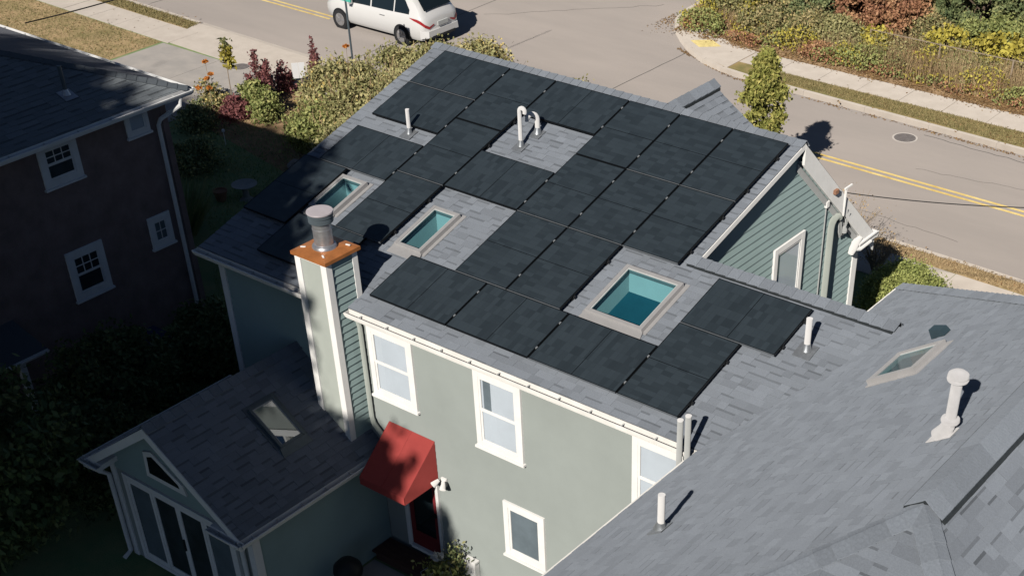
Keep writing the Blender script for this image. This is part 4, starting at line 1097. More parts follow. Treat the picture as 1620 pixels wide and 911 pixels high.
MB().tube([cpt(nu // 2, j) + Vector((0, 0, .004)) for j in range(nv + 1)], .004, 4).build('seam', M['red'], aw)
cloth('side_panel', [[P2, P3, P3 + dn, Q2 + dn]], (-.005, 0, 0)); cloth('side_panel', [[P1, Q1 + dn, P4 + dn, P4]], (.005, 0, 0))
cloth('valance', [[P4 + dn, P3 + dn, P3, P4]], (0, .005, 0))
MB().tube([P4 + Vector((.02, .03, -.03)), P3 + Vector((-.02, .03, -.03))], .014, 6).build('frame_bar', M['pipe_grey'], aw); MB().tube([Q1 + Vector((.02, 0, 0)), P4 + Vector((.02, .02, 0))], .012, 6).build('frame_bar', M['pipe_grey'], aw); MB().tube([Q2 - Vector((.02, 0, 0)), P3 + Vector((-.02, .02, 0))], .012, 6).build('frame_bar', M['pipe_grey'], aw)
st = thing('door_step', 'dark wooden step below the red back door', 'step', (4.5, -6.55, 0))
for k in range(4): MB().box((3.62, -6.40 - .125 * k, .19), (5.42, -6.40 - .125 * k - .118, .23)).build('tread_board', M['deck'], st)
MB().box((3.66, -6.84, .01), (5.38, -6.36, .185)).build('riser', M['deck'], st)
flat('patio', [(3.65, -6.9), (7.5, -6.9), (7.5, -12), (3.65, -12)], .02, M['patch'])
lt = thing('floodlight', 'twin white floodlight on the wall beside the red awning', 'lamp', (5.2, -6.36, 2.2))
MB().box((5.14, -6.36, 2.12), (5.26, -6.318, 2.28)).build('base', M['white'], lt)
for dx_, a in ((-.07, -.5), (.07, .5)):
    P = Vector((5.2 + dx_, -6.43, 2.24)); dd = Vector((math.sin(a) * .7, -.6, -.45)).normalized()
    MB().tube([P - dd * .03, P + dd * .05, P + dd * .12, P + dd * .125], [.03, .05, .062, .05], 12).build('lamp_head', M['white'], lt, smooth=True)
MB().lathe((5.2, -6.40, 2.08), [(.01, -.03), (.03, -.02), (.035, .02), (.02, .04)], 10).build('sensor', M['black'], lt)
tp_ = thing('utility_box', 'small white utility box at the foot of the sunlit wall', 'box', (5.75, -6.38, .3))
MB().box((5.62, -6.44, .30), (5.88, -6.318, .68)).build('housing', M['white'], tp_); MB().box((5.605, -6.45, .66), (5.895, -6.318, .70)).build('lid', M['white'], tp_)

# ================================================================== SOLAR PANELS
def panel_meshes():
    fr = MB(); f_ = .013; t_ = .036
    w2, l2 = W_ / 2, L_ / 2
    fr.box((-w2, -l2, -t_), (-w2 + f_, l2, 0)); fr.box((w2 - f_, -l2, -t_), (w2, l2, 0)); fr.box((-w2 + f_, -l2, -t_), (w2 - f_, -l2 + f_, 0)); fr.box((-w2 + f_, l2 - f_, -t_), (w2 - f_, l2, 0))
    gl = MB().box((-w2 + f_, -l2 + f_, -.012), (w2 - f_, l2 - f_, -.002))
    bb = MB().box((-w2 + f_, -.006, -.0019), (w2 - f_, .006, -.0011))
    bk = MB().box((-w2 + f_, -l2 + f_, -.016), (w2 - f_, l2 - f_, -.0125))
    return fr.mesh('frame', M['frame_black']), gl.mesh('glass', M['cells']), bb.mesh('centre_strip', M['frame_black']), bk.mesh('back_sheet', M['black'])
FRM, GLS, CTR, BCK = panel_meshes()
TRIMMED = {PANELS[k][3] for k in (0, 2, 4, 5, 9, 10, 11, 12, 13, 14, 15, 18, 19, 20)}
clamp_me = MB().box((-.014, -.020, -.03), (.014, .020, .005)).mesh('clamp', M['clamp'])
rects = [rect(p_) for p_ in PANELS]
rail_me = {o: MB().box((-ln / 2, -.02, -.082), (ln / 2 + .02, .02, -.0365)).mesh('rail', M['rail']) for o, ln in (('l', L_), ('p', W_))}
foot_me = MB().box((-.03, -.045, -.125), (.03, .02, -.06)).mesh('foot', M['rail'])
for (u0, v0, o_, lab), R0 in zip(PANELS, rects):
    um, vm = (R0[0] + R0[1]) / 2, (R0[2] + R0[3]) / 2
    mw = PP.M(um, vm, 0)
    e = bpy.data.objects.new('solar_panel', None); e.empty_display_size = .2
    link(e, None, mw); tag(e, lab, 'solar panel', 'black solar panels on the grey roof')
    rot = Matrix.Rotation(math.pi / 2, 4, 'Z') if o_ == 'l' else Matrix.Identity(4)
    for nm, me in (('frame', FRM), ('glass', GLS), ('centre_strip', CTR), ('back_sheet', BCK)): link(bpy.data.objects.new(nm, me), e, mw @ rot)
    if lab in TRIMMED: MB().box((-(R0[1] - R0[0]) / 2, -.006, -.03), ((R0[1] - R0[0]) / 2, .0, .0015)).build('edge_trim', M['trim'], e, mw=PP.M(um, R0[3] + .001, 0))
    hv = R0[3] - R0[2]
    for k in (.22, .78):
        link(bpy.data.objects.new('rail', rail_me[o_]), e, PP.M(um, R0[2] + hv * k, 0))
        link(bpy.data.objects.new('foot', foot_me), e, PP.M(R0[1] - .05, R0[2] + hv * k, 0))
        vv = R0[2] + hv * k
        if any(abs(q[0] - R0[1]) < .06 and q[2] < vv < q[3] for q in rects): link(bpy.data.objects.new('mid_clamp', clamp_me), e, PP.M(R0[1] + G_ / 2, vv, 0))

# ================================================================== BROWN HOUSE
bh = thing('brown_house', 'dark brown house with white-trimmed windows standing in tree shade', 'house', (-11.5, -8, 0))
BT = .37; BXE, BYE, BZE = -6.6, -1.6, 5.39
kB = math.hypot(1, BT)
BD = 5.6
zt = BZE + BT * BD
bro = MB()
bro.poly([(BXE, BYE, BZE), (BXE - BD, BYE - BD, zt), (BXE - BD, -20, zt), (BXE, -20, BZE)])
bro.poly([(BXE, BYE, BZE), (BXE - 2 * BD, BYE, BZE), (BXE - BD, BYE - BD, zt)])
bro.poly([(BXE - 2 * BD, BYE, BZE), (BXE - 2 * BD, -20, BZE), (BXE - BD, -20, zt), (BXE - BD, BYE - BD, zt)])
brf = bro.build('roof', M['underlay'], bh)
BR = Plane((BXE - BD, 0, zt), (0, 1, 0), (1, 0, -BT))
bs_ = []
shingle_pieces(BR, [ccw([(BYE - BD, 0), (BYE, BD * kB), (-12, BD * kB), (-12, 0)])], [], [], e=.16, roof=brf, seed=31, wmin=.25, wmax=.5, sink=bs_)
bs_.sort(key=lambda q: -q[0])
for k, (s_, rf, m_) in enumerate(bs_):
    if k < 200: m_.build('shingle', M['shingle_dark'], brf, tone=True)
o = merge([q[2] for q in bs_[200:]]).build('shingle_field', M['shingle_dark'], brf, tone=True); o['kind'] = 'stuff'
caps_row(brf, (BXE, BYE, BZE + .01), (BXE - BD, BYE - BD, zt + .01), Vector((1, 0, -BT)), Vector((0, 1, -BT)), M['cap_dark'], .16, .22, name='hip_cap')
bwl = MB().box((-16.9, -19.5, 0), (-6.9, -2.15, 5.3)).build('wall', M['brown'], bh)
clapboards(bwl, (-6.9, 0, 0), (0, 1, 0), [(-14, .05), (-2.28, .05), (-2.28, 5.25), (-14, 5.25)], (1, 0, 0), e=.2, material=M['brown'], name='siding_board', proud=.013)
MB().box((-6.95, -2.27, 0), (-6.86, -2.12, 5.25)).build('corner_board', M['brown'], bwl)
MB().box((-6.92, -19.5, 5.27), (-6.62, -1.65, 5.31)).build('soffit', M['brown_white'], bh)
MB().box((-6.64, -19.5, 5.24), (-6.615, -1.62, 5.37)).build('fascia', M['brown_white'], bh)
gutter(bh, (BXE, -19.5, BZE - .02), (BXE, BYE + .02, BZE - .02), (1, 0, 0), material=M['brown_white'], step=.85)
gutter(bh, (BXE + .05, BYE, BZE - .02), (BXE - 2 * BD, BYE, BZE - .02), (0, 1, 0), material=M['brown_white'], step=.85)
MB().tube([(-6.53, -1.92, 5.26), (-6.53, -1.95, 5.12), (-6.80, -2.36, 4.86), (-6.83, -2.42, 4.74), (-6.83, -2.42, .15), (-6.7, -2.42, .06)], .05, 8).build('downspout', M['brown_white'], bh, smooth=True)
NX = (1, 0, 0); UY = (0, 1, 0)
window(bh, (-6.9, -5.53, 4.28), UY, NX, .98, .96, back='room', grid=(3, 2), casing=.15, trim=M['brown_white'], label='white window under the eave of the brown house')
window(bh, (-6.9, -5.53, 1.60), UY, NX, .98, 1.16, back='room', grid=(3, 2), casing=.15, trim=M['brown_white'], label='larger lower white window of the brown house')
window(bh, (-6.9, -3.26, 1.99), UY, NX, .63, .76, back='room_grey', grid=(2, 2), casing=.13, split=False, trim=M['brown_white'], label='small lower white window of the brown house')
window(bh, (-6.9, -3.25, 4.68), UY, NX, .62, .56, back='blind', casing=.09, split=False, trim=M['brown_white'], label='small white shuttered window under the eave of the brown house')
P = Vector((-7.56, -4.06, BZE + BT * (BXE + 7.56) + .015))
vp = MB().tube([P, P + Vector((-.02, 0, .62))], .045, 10).build('vent_pipe', M['capdark'], bh, smooth=True)
nB = Vector((BT, 0, 1)).normalized()
MB().obox(P, (0, 1, 0), (-nB.z, 0, nB.x), nB, (-.16, -.2, .012), (.16, .14, .02)).build('flashing', M['galv'], vp)
MB().tube([P, P + Vector((0, 0, .12))], [.1, .05], 12).build('boot', M['galv'], vp, smooth=True)
# porch
MB().hexa([(-6.9, -12, 1.78), (-5.75, -12, 1.45), (-5.75, -7.15, 1.45), (-6.9, -7.15, 1.78), (-6.9, -12, 1.86), (-5.75, -12, 1.53), (-5.75, -7.15, 1.53), (-6.9, -7.15, 1.86)]).build('porch_roof', M['cap_dark'], bh)
gutter(bh, (-5.75, -12, 1.52), (-5.75, -7.15, 1.52), (1, 0, 0), material=M['brown_white'], wd=.05, dp=.06, hangers=False, name='porch_gutter')
MB().box((-5.98, -7.83, 0), (-5.84, -7.69, 1.44)).build('porch_post', M['brown_white'], bh)

# ================================================================== CAR
def make_car():
    X0, YC, Z0 = -15.55, 16.22, -.148
    car = thing('minivan', 'white minivan driving away along the far lane of the road', 'car', (X0 - 2.6, YC, Z0))
    Pt = lambda x, y, z: Vector((X0 - x, YC - y, Z0 + (z if z < .45 else   .45 + (z - .45) * 1.06)))      # x from tail to nose, y to the near (left) side
    #           x    zbot  zsill zbelt ztop  hw    hwtop
    ST = [(0.00, .44, .56, .80, .90, .66, .56), (0.05, .36, .50, .90, 1.00, .84, .68), (0.14, .29, .45, 1.00, 1.08, .93, .76), (0.28, .26, .42, 1.05, 1.22, .965, .78), (0.48, .25, .40, 1.06, 1.44, .98, .75), (0.70, .25, .40, 1.06, 1.60, .985, .72),
          (0.95, .25, .40, 1.05, 1.665, .99, .715), (1.4, .24, .38, 1.03, 1.70, .995, .73), (2.2, .24, .38, 1.01, 1.73, .995, .74), (3.0, .24, .38, .995, 1.71, .995, .73), (3.45, .24, .38, .98, 1.62, .99, .72), (3.95, .24, .38, .98, 1.34, .985, .74),
          (4.30, .25, .38, .95, 1.10, .975, .76), (4.65, .26, .40, .88, 1.00, .95, .74), (4.98, .30, .42, .78, .90, .88, .66), (5.14, .36, .46, .68, .76, .74, .55), (5.19, .42, .50, .60, .66, .60, .45)]
    def ring(s):
        x, zb_, zs, zbl, ztp, hw, ht = s
        half = [(0, zb_), (hw * .86, zb_), (hw * .97, zs), (hw, (zs + zbl) * .5), (hw * .985, zbl - .06), (hw * .955, zbl), (ht + (hw * .955 - ht) * .12, ztp - .07), (ht * .86, ztp), (ht * .4, ztp + .035), (0, ztp + .045)]
        if ztp - zbl < .2: half[6] = (ht + (hw * .955 - ht) * .4, zbl + (ztp - zbl) * .6)
        return half
    mb = MB(); rings = []
    for s in ST:
        h = ring(s); full = [(y, z) for y, z in h] + [(-y, z) for y, z in h[-2:0:-1]]
        i = len(mb.v); rings.append(i); mb.v += [tuple(Pt(s[0], y, z)) for y, z in full]
    n = len(ring(ST[0])) * 2 - 2
    for k in range(len(rings) - 1):
        for q in range(n):
            mb.f.append((rings[k] + q, rings[k] + (q + 1) % n, rings[k + 1] + (q + 1) % n, rings[k + 1] + q)); mb.t.append(1)
    mb.f.append(tuple(rings[0] + q for q in range(n))[::-1]); mb.f.append(tuple(rings[-1] + q for q in range(n))); mb.t += [1, 1]
    body = mb.build('body', M['car_white'], car, smooth=True)
    import bisect
    def sec(x):
        xs = [s[0] for s in ST]; k = min(max(bisect.bisect(xs, x) - 1, 0), len(ST) - 2); t = (x - xs[k]) / (xs[k + 1] - xs[k])
        return [(a[0] + (b[0] - a[0]) * t, a[1] + (b[1] - a[1]) * t) for a, b in zip(ring(ST[k]), ring(ST[k + 1]))]
    def side(x, t, sgn, off=.012):
        h = sec(x); a, b = h[5], h[6]; return Pt(x, (a[0] + (b[0] - a[0]) * t + off) * sgn, a[1] + (b[1] - a[1]) * t)
    for sgn in (1, -1):
        for x0, x1, t0a, t0b in ((.70, 1.40, .12, .12), (1.46, 2.55, .12, .12), (2.62, 3.70, .12, .12)):
            m = MB(); N_ = 6
            for i in range(N_):
                xa, xb = x0 + (x1 - x0) * i / N_, x0 + (x1 - x0) * (i + 1) / N_
                top = lambda x: float(np.interp(x, [.70, .98, 3.3, 3.70], [.35, .86, .86, .35]))
                q = [side(xa, .06, sgn), side(xb, .06, sgn), side(xb, top(xb), sgn), side(xa, top(xa), sgn)]
                m.poly(q if sgn > 0 else q[::-1])
            m.build('side_window', M['car_glass'], car, smooth=True)
        # wheels
        for xw in (1.09, 4.22):
            c = Pt(xw, .915 * sgn, .335); ya = Vector((0, -sgn, 0))
            MB().tube([c + ya * .082, c + ya * .088], .40, 28).build('wheel_arch', M['black'], car)
            wh = MB().tube([c - ya * .1, c + ya * .095, c + ya * .115, c + ya * .115], [.335, .335, .31, .22], 28).build('wheel', M['tyre'], car, smooth=True)
            MB().tube([c + ya * .116, c + ya * .120], [.225, .215], 24).build('rim', M['rim'], wh)
            for k in range(5):
                a = k * 2 * math.pi / 5; dd = Vector((math.cos(a), 0, math.sin(a))); ee = Vector((-math.sin(a), 0, math.cos(a)))
                MB().obox(c + ya * .120, dd, ee, ya, (.03, -.028, 0), (.205, .028, .012)).build('spoke', M['galv'], wh)
        # tail lamps wrap the corner
        m = MB(); xs_ = [-.0, .05, .16, .30, .48, .66]; ht_ = [.085, .10, .11, .10, .07, .012]
        tp = []; bt = []
        for xx, hh_ in zip(xs_, ht_):
            h = sec(max(xx, 0)); (ya_, za_), (yb_, zb2) = h[4], h[3]
            q_ = hh_ / max(.05, za_ - zb2)
            tp.append(Pt(xx - .012, (ya_ + .014) * sgn, za_)); bt.append(Pt(xx - .012, (ya_ + (yb_ - ya_) * q_ + .014) * sgn, za_ - hh_))
        tp.insert(0, Pt(-.02, .42 * sgn, .80)); bt.insert(0, Pt(-.02, .42 * sgn, .755))
        for k in range(len(tp) - 1):
            q = [bt[k], tp[k], tp[k + 1], bt[k + 1]]; m.poly(q if sgn > 0 else q[::-1])
        m.build('tail_lamp', M['tail'], car, smooth=True)
        MB().obox(Pt(3.55, 1.0 * sgn, 1.02), (-1, 0, 0), (0, -sgn, 0), (0, 0, 1), (-.08, 0, -.02), (.08, .2, .13)).build('mirror', M['car_white'], car)
        MB().obox(Pt(2.0, .995 * sgn, .86), (-1, 0, 0), (0, -sgn, 0), (0, 0, 1), (-.12, 0, 0), (.12, .02, .025)).build('door_handle', M['galv'], car)
    # rear window, number plate, bumper, spoiler
    h1_, h2_ = .235, .50
    m = MB()
    a1, a2 = Pt(.20, .70, 1.17), Pt(.20, -.70, 1.17); b2, b1 = Pt(.66, -.60, 1.60), Pt(.66, .60, 1.60); ofs = Vector((.04, 0, .055))
    m.poly([a2 + ofs, a1 + ofs, b1 + ofs, b2 + ofs][::-1]); m.build('rear_window', M['car_glass'], car)
    MB().hexa([Pt(.90, -.68, 1.65), Pt(.90, .68, 1.65), Pt(.50, .62, 1.63), Pt(.50, -.62, 1.63), Pt(.90, -.68, 1.72), Pt(.90, .68, 1.72), Pt(.50, .62, 1.665), Pt(.50, -.62, 1.665)]).build('spoiler', M['car_white'], car)
    m = MB(); m.hexa([Pt(-.07, -.78, .40), Pt(-.07, .78, .40), Pt(.2, .955, .36), Pt(.2, -.955, .36), Pt(-.06, -.76, .60), Pt(-.06, .76, .60), Pt(.2, .96, .62), Pt(.2, -.96, .62)]); m.build('rear_bumper', M['car_white'], car)
    MB().hexa([Pt(-.075, -.6, .33), Pt(-.075, .6, .33), Pt(.1, .6, .33), Pt(.1, -.6, .33), Pt(-.078, -.6, .42), Pt(-.078, .6, .42), Pt(.1, .6, .42), Pt(.1, -.6, .42)]).build('bumper_insert', M['black'], car)
    MB().obox(Pt(-.03, 0, .70), (0, 1, 0), (1, 0, 0), (0, 0, 1), (-.26, -.02, 0), (.26, .035, .14)).build('plate_recess', M['pipe_grey'], car)
make_car()

# ================================================================== PLANTING
def grass_field(name, pts, n, hmin, hmax, material, z=0.0, wdt=.02, lean=.5, kind='stuff', label=None, tone=None, patch=0.0):
    """single blades standing on a convex polygon"""
    P = np.array(ccw(pts)); x0, y0 = P.min(0); x1, y1 = P.max(0)
    C = np.c_[rng.uniform(x0, x1, n * 2), rng.uniform(y0, y1, n * 2)]
    ok = np.ones(len(C), bool)
    for k in range(len(P)):
        a, b = P[k], P[(k + 1) % len(P)]
        ok &= (b[0] - a[0]) * (C[:, 1] - a[1]) - (b[1] - a[1]) * (C[:, 0] - a[0]) >= 0
    C = C[ok][:n]; m = len(C)
    pt = .5 + .5 * np.sin(C[:, 0] * 1.9 + np.sin(C[:, 1] * 1.7) * 2) * np.cos(C[:, 1] * 2.3 + C[:, 0] * .7)
    h = rng.uniform(hmin, hmax, m) * (1 - patch * .6 + patch * .6 * pt)
    a = rng.uniform(0, 6.283, m); wv = np.c_[np.cos(a), np.sin(a), np.zeros(m)] * (wdt * .5)
    B0 = np.c_[C, np.full(m, z)]; ln = rng.normal(size=(m, 2)) * lean * h[:, None]
    T = np.c_[C + ln, z + h]; Mi = (B0 + T) / 2; Mi[:, 2] += h * .08
    V = np.empty((m, 4, 3)); V[:, 0] = B0 - wv; V[:, 1] = B0 + wv; V[:, 2] = T + wv * .25; V[:, 3] = T - wv * .25
    tn = (.55 * pt + .45 * rng.uniform(0, 1, m)) if tone is None else np.clip(rng.normal(tone, .15, m), 0, 1)
    o = link(bpy.data.objects.new(name, quads(name, V, tn, material)))
    o['kind'] = kind
    if label: o['label'] = label
    return o
grass_field('lawn_grass', [(-3.9, 19.75), (12, yf(12) + .2), (12, 20.32), (-5.1, 20.5)], 17000, .03, .08, F['grass'], .005, .02, .6, tone=.66, label='mown grass on the verge across the road')
grass_field('verge_grass', [(DX1 + .3, yo(DX1) + .05), (12, yo(12) + .05), (12, yn(12) - .2), (DX1 + .4, yn(DX1) - .2)], 22000, .03, .09, F['straw'], .005, .018, .7, tone=.62, label='dry tan grass on the verge beside the near sidewalk')
grass_field('front_grass', [(-46, 5), (DX0 - .1, 5), (DX0 - .1, yo(DX0) - 1.45), (-46, yo(-46) - 1.45)], 24000, .03, .07, F['grass'], .005, .022, .7, label='dry front lawn left of the driveway')
grass_field('front_verge_grass', [(-46, yo(-46) + .05), (DX0 - .4, yo(DX0) + .05), (DX0 - .5, yn(DX0) - .2), (-46, yn(-46) - .2)], 16000, .03, .08, F['grass'], .005, .025, .7, tone=.62, label='grass strip between the left sidewalk and the road')
grass_field('back_grass', [(-17, 6.0), (-6.6, -2), (-1, -2), (-1, 4.0), (-12.5, 6.8)], 16000, .03, .09, F['darkgrass'], 0, .025, .6, label='shaded back lawn between the two houses')
grass_field('side_grass', [(-6.6, -9), (-.8, -9), (-.8, -2), (-6.6, -2)], 16000, .06, .22, F['darkgrass'], 0, .03, .5, label='rough shaded grass beside the brown house')
def scatter(name, bands, material, size, label, z=.02):
    """loose leaves in bands that thin out to both sides: (x0, x1, centre line y(x), half width, count)"""
    C = []
    for (x0, x1, fy_, hw, n) in bands:
        x = rng.uniform(x0, x1, n * 2); x = x[rng.uniform(0, 1, n * 2) < .25 + .75 * (.5 + .5 * np.sin(x * 2.1 + np.sin(x * .83) * 3)) ** 2][:n]
        C.append(np.c_[x, fy_(x) + rng.normal(0, hw * .5, len(x)), np.full(len(x), z) + rng.uniform(0, .015, len(x))])
    C = np.concatenate(C); n = len(C)
    a = rng.uniform(0, 6.283, n); s = size * rng.uniform(.5, 1.3, n)
    d = np.c_[np.cos(a), np.sin(a), rng.normal(0, .2, n)] * s[:, None] * .5; e = np.c_[-np.sin(a), np.cos(a), rng.normal(0, .2, n)] * s[:, None] * .3
    V = np.stack([C - d, C + e, C + d, C - e], 1)
    o = link(bpy.data.objects.new(name, quads(name, V, rng.uniform(0, 1, n), material))); o['kind'] = 'stuff'; o['label'] = label
scatter('fallen_leaves', [(-45, DX0 - .3, lambda x: 8 + 0 * x, 3.5, 700), (-45, DX0 - .3, lambda x: 11.9 - .03 * (x + 23), .5, 300), (-9.4, 13, lambda x: 22.2 - .008 * x, .55, 8000), (-3.5, 13, lambda x: 19.9 - .03 * x, .5, 350), (-9.0, 13, lambda x: 21.75 - .01 * x, .12, 700), (DX1, 12, lambda x: 10.9 - .03 * (x - 9), .4, 900)], F['litter'], .085, 'brown fallen leaves lying along the verges and the wood edge')
scatter('kerb_leaves', [(-8.4, -4.6, lambda x: 19.45 + np.maximum(0, -5.2 - x) * .42, .10, 420), (-4.5, 9, lambda x: yf(x) - .12, .12, 500), (-10.7, -9.6, lambda x: 23.3 + 0 * x, 1.2, 420)], F['litter'], .075, 'brown leaves drifted against the far kerb', z=-.14)

# conifer at the street
t = thing('street_conifer', 'narrow golden-green conifer standing at the kerb behind the ridge', 'tree', (1.12, 11.0, 0))
MB().tube([(1.12, 11.0, 0), (1.12, 11.0, 3.9)], [.09, .02], 8).build('trunk', M['bark'], t)
zc_ = rng.uniform(.04, 1, 120) * 4.25
pf = np.interp(zc_, [0, .4, 1.0, 1.9, 2.25, 2.6, 3.2, 3.8, 4.2, 4.4], [.40, .58, .66, .56, .38, .44, .45, .27, .11, .02])
ac = rng.uniform(0, 6.283, 120); rc = pf * rng.uniform(.5, 1.2, 120)
cc = np.c_[1.12 + rc * np.cos(ac), 11.0 + rc * np.sin(ac), zc_]; ctn = rng.uniform(0, 1, 120)
k_ = rng.integers(0, 120, 24000); sp_ = (.06 + .10 * pf)[k_]
C = cc[k_] + rng.normal(size=(24000, 3)) * sp_[:, None] * np.array([1, 1, .8])
C = C[C[:, 2] > .05]; tn = .12 + .45 * ctn[k_][:len(C)] + .5 * rng.uniform(0, 1, len(C))
link(bpy.data.objects.new('crown', leaf_mesh('crown', C, .13, tn, F['conifer'], .3, .5)), t)

# shrub bank left of the house
hs = [(-12.5, 8.3, 1.9, 1.25, 'yellow-green shrub at the outer end of the shrub bank'), (-11.2, 9.4, 2.2, 1.35, 'yellow-green shrub by the lamp pole in the shrub bank'), (-10.0, 10.0, 2.5, 1.4, 'tallest yellow-green shrub right of the pole, hiding the rear wheel side of the road'),
      (-8.5, 10.2, 2.75, 1.3, 'dry seed-topped shrub rising behind the left end of the ridge'), (-10.6, 7.6, 1.9, 1.4, 'rounded shrub in the middle of the shrub bank'), (-9.0, 8.3, 2.3, 1.4, 'shrub close to the upper left rake'),
      (-7.4, 8.6, 2.4, 1.3, 'shrub hard against the top of the left rake'), (-7.6, 6.6, 1.9, 1.3, 'leafy shrub below the upper left rake'), (-9.3, 6.0, 1.5, 1.2, 'low shrub at the inner edge of the shrub bank'), (-11.6, 6.6, 1.3, 1.0, 'low feathery shrub at the lawn side of the bank'),
      (-5.8, 7.6, 2.3, 1.3, 'shrub mostly hidden behind the left end of the ridge'), (-4.2, 9.3, 2.6, 1.2, 'dry shrub top showing above the ridge')]
for k, (x, y, h, r_, lab) in enumerate(hs):
    m_ = F['hedge'] if k not in (9,) else F['fern']
    tree('garden_shrub', lab, 'shrub', (x, y, 0), (x, y, h * .5), (r_, r_, h * .52), 11000, .115, m_, 'shrubs banked along the left side of the house', n=150, spread=.16, r0=.04, limbs=9, shell=.7, up=.6, bottom=-.6, seed=k, tonebias=(-.02 if k % 3 else .1), stem='stem')
def wisps(parent, x, y, z0, r_, h, n, material):
    a = rng.uniform(0, 6.283, n); q = np.sqrt(rng.uniform(0, 1, n)) * r_
    B0 = np.c_[x + q * np.cos(a), y + q * np.sin(a), np.full(n, z0) - .3 * (q / r_) ** 2]; T = B0 + np.c_[rng.normal(0, .12, n), rng.normal(0, .12, n), rng.uniform(.3, 1, n) * h]
    w_ = np.c_[np.cos(a + 1), np.sin(a + 1), np.zeros(n)] * .012
    o = link(bpy.data.objects.new('seed_stalks', quads('seed_stalks', np.stack([B0 - w_, B0 + w_, T + w_ * .8, T - w_ * .8], 1), rng.uniform(.3, 1, n), material)), parent); o['kind'] = 'stuff'
for t_ in [o for o in bpy.data.objects if o.name.startswith('garden_shrub')]:
    k = [q for q in hs if q[4] == t_['label']][0]
    wisps(t_, k[0], k[1], k[2] * .82, k[3], .55, 150, F['straw'])
# bare twiggy shrub at the lawn edge
t = thing('bare_shrub', 'bare pale twiggy shrub at the edge of the shaded lawn', 'shrub', (-10.4, 5.2, 0))
mb = MB(); rr_ = random.Random(4)
for k in range(60):
    a = rr_.uniform(0, 6.28); l = rr_.uniform(.4, 1.0); p0 = Vector((-10.4, 5.2, .02)); p1 = p0 + Vector((math.cos(a) * l * .5, math.sin(a) * l * .5, l * .5)); p2 = p1 + Vector((math.cos(a + rr_.uniform(-.8, .8)) * l * .5, math.sin(a) * l * .4, l * rr_.uniform(.1, .4)))
    mb.tube([p0, p1, p2], [.014, .01, .004], 4)
mb.build('twigs', M['twig'], t)

# perennials by the driveway
def spike(name, label, x, y, h, r_, material, nl=1300, size=.09, base=.0, stem=None):
    t = thing(name, label, 'plant', (x, y, 0), 'tall plants beside the driveway')
    MB().tube([(x, y, 0), (x + .03, y, h)], [.02, .006], 6).build('stem', M['twig'], t)
    ns = 7; sx = rng.normal(0, r_ * .45, ns); sy = rng.normal(0, r_ * .45, ns); sh = h * rng.uniform(.55, 1.0, ns); sh[0] = h; sx[0] = sy[0] = 0
    k = rng.integers(0, ns, nl); q = base + (1 - base) * rng.uniform(0, 1, nl) ** .8; z = q * sh[k] + .03
    wdt = r_ * .42 * (1.1 - .75 * q)
    C = np.c_[x + sx[k] * (.4 + .6 * q) + rng.normal(size=nl) * wdt, y + sy[k] * (.4 + .6 * q) + rng.normal(size=nl) * wdt, z]
    link(bpy.data.objects.new('leaves', leaf_mesh('leaves', C, size * 1.15, rng.uniform(0, 1, nl), material, .3)), t)
spike('crimson_plant', 'narrow crimson plant right of the white sign', -15.45, 9.9, 1.75, .27, F['crimson'])
spike('crimson_plant', 'dark crimson plant left of the white sign, taller than its green neighbour', -16.1, 8.0, 1.75, .36, F['crimson'], base=.35, nl=1500)
spike('crimson_plant', 'loose pinkish plant just left of the white sign', -16.3, 9.2, 1.0, .5, F['crimson'], nl=1200)
spike('green_perennial', 'green leafy plant in front of the dark crimson plant', -15.8, 7.6, 1.0, .55, F['fern'], nl=2600)
spike('green_perennial', 'bushy green plant on the lawn side of the crimson plants', -15.0, 7.3, .8, .6, F['fern'], nl=2600)
spike('crimson_plant', 'low reddish bush at the edge of the shaded lawn', -15.9, 6.7, .65, .65, F['crimson'], nl=2600)
spike('flower_clump', 'grey-green flower clump nearest the driveway', -17.0, 6.9, .75, .6, F['olive'], nl=2400)
spike('flower_clump', 'dark leafy clump at the shaded corner of the drive', -16.2, 5.4, .7, .8, F['green'], nl=3000)
spike('flower_clump', 'dark leafy clump by the brown house downspout', -13.6, 3.2, .9, .9, F['green'], nl=3600)
t = thing('yellowing_plant', 'tall stalk with drooping yellow leaves beside the driveway', 'plant', (-16.5, 7.2, 0), 'tall plants beside the driveway')
MB().tube([(-16.3, 7.0, 0), (-16.4, 7.1, 1.2), (-16.5, 7.25, 2.1)], [.02, .016, .012], 6).build('stem', M['twig'], t)
C = np.c_[rng.normal(-16.5, .085, 240), rng.normal(7.25, .085, 240), rng.uniform(1.3, 2.0, 240)]
link(bpy.data.objects.new('leaves', leaf_mesh('leaves', C, .19, rng.uniform(.0, .6, 240), F['yellow'], 0, .45)), t)
C = np.c_[rng.normal(-16.5, .07, 90), rng.normal(7.25, .07, 90), rng.uniform(1.9, 2.25, 90)]
link(bpy.data.objects.new('seed_head', leaf_mesh('seed_head', C, .13, rng.uniform(0, .5, 90), F['olive'], 0)), t)
fl = [(-17.3, 7.1, 1.0), (-17.2, 6.85, .95), (-16.7, 6.5, .85), (-17.6, 7.2, 1.3), (-17.1, 6.4, .8), (-13.6, 9.7, 1.9)]
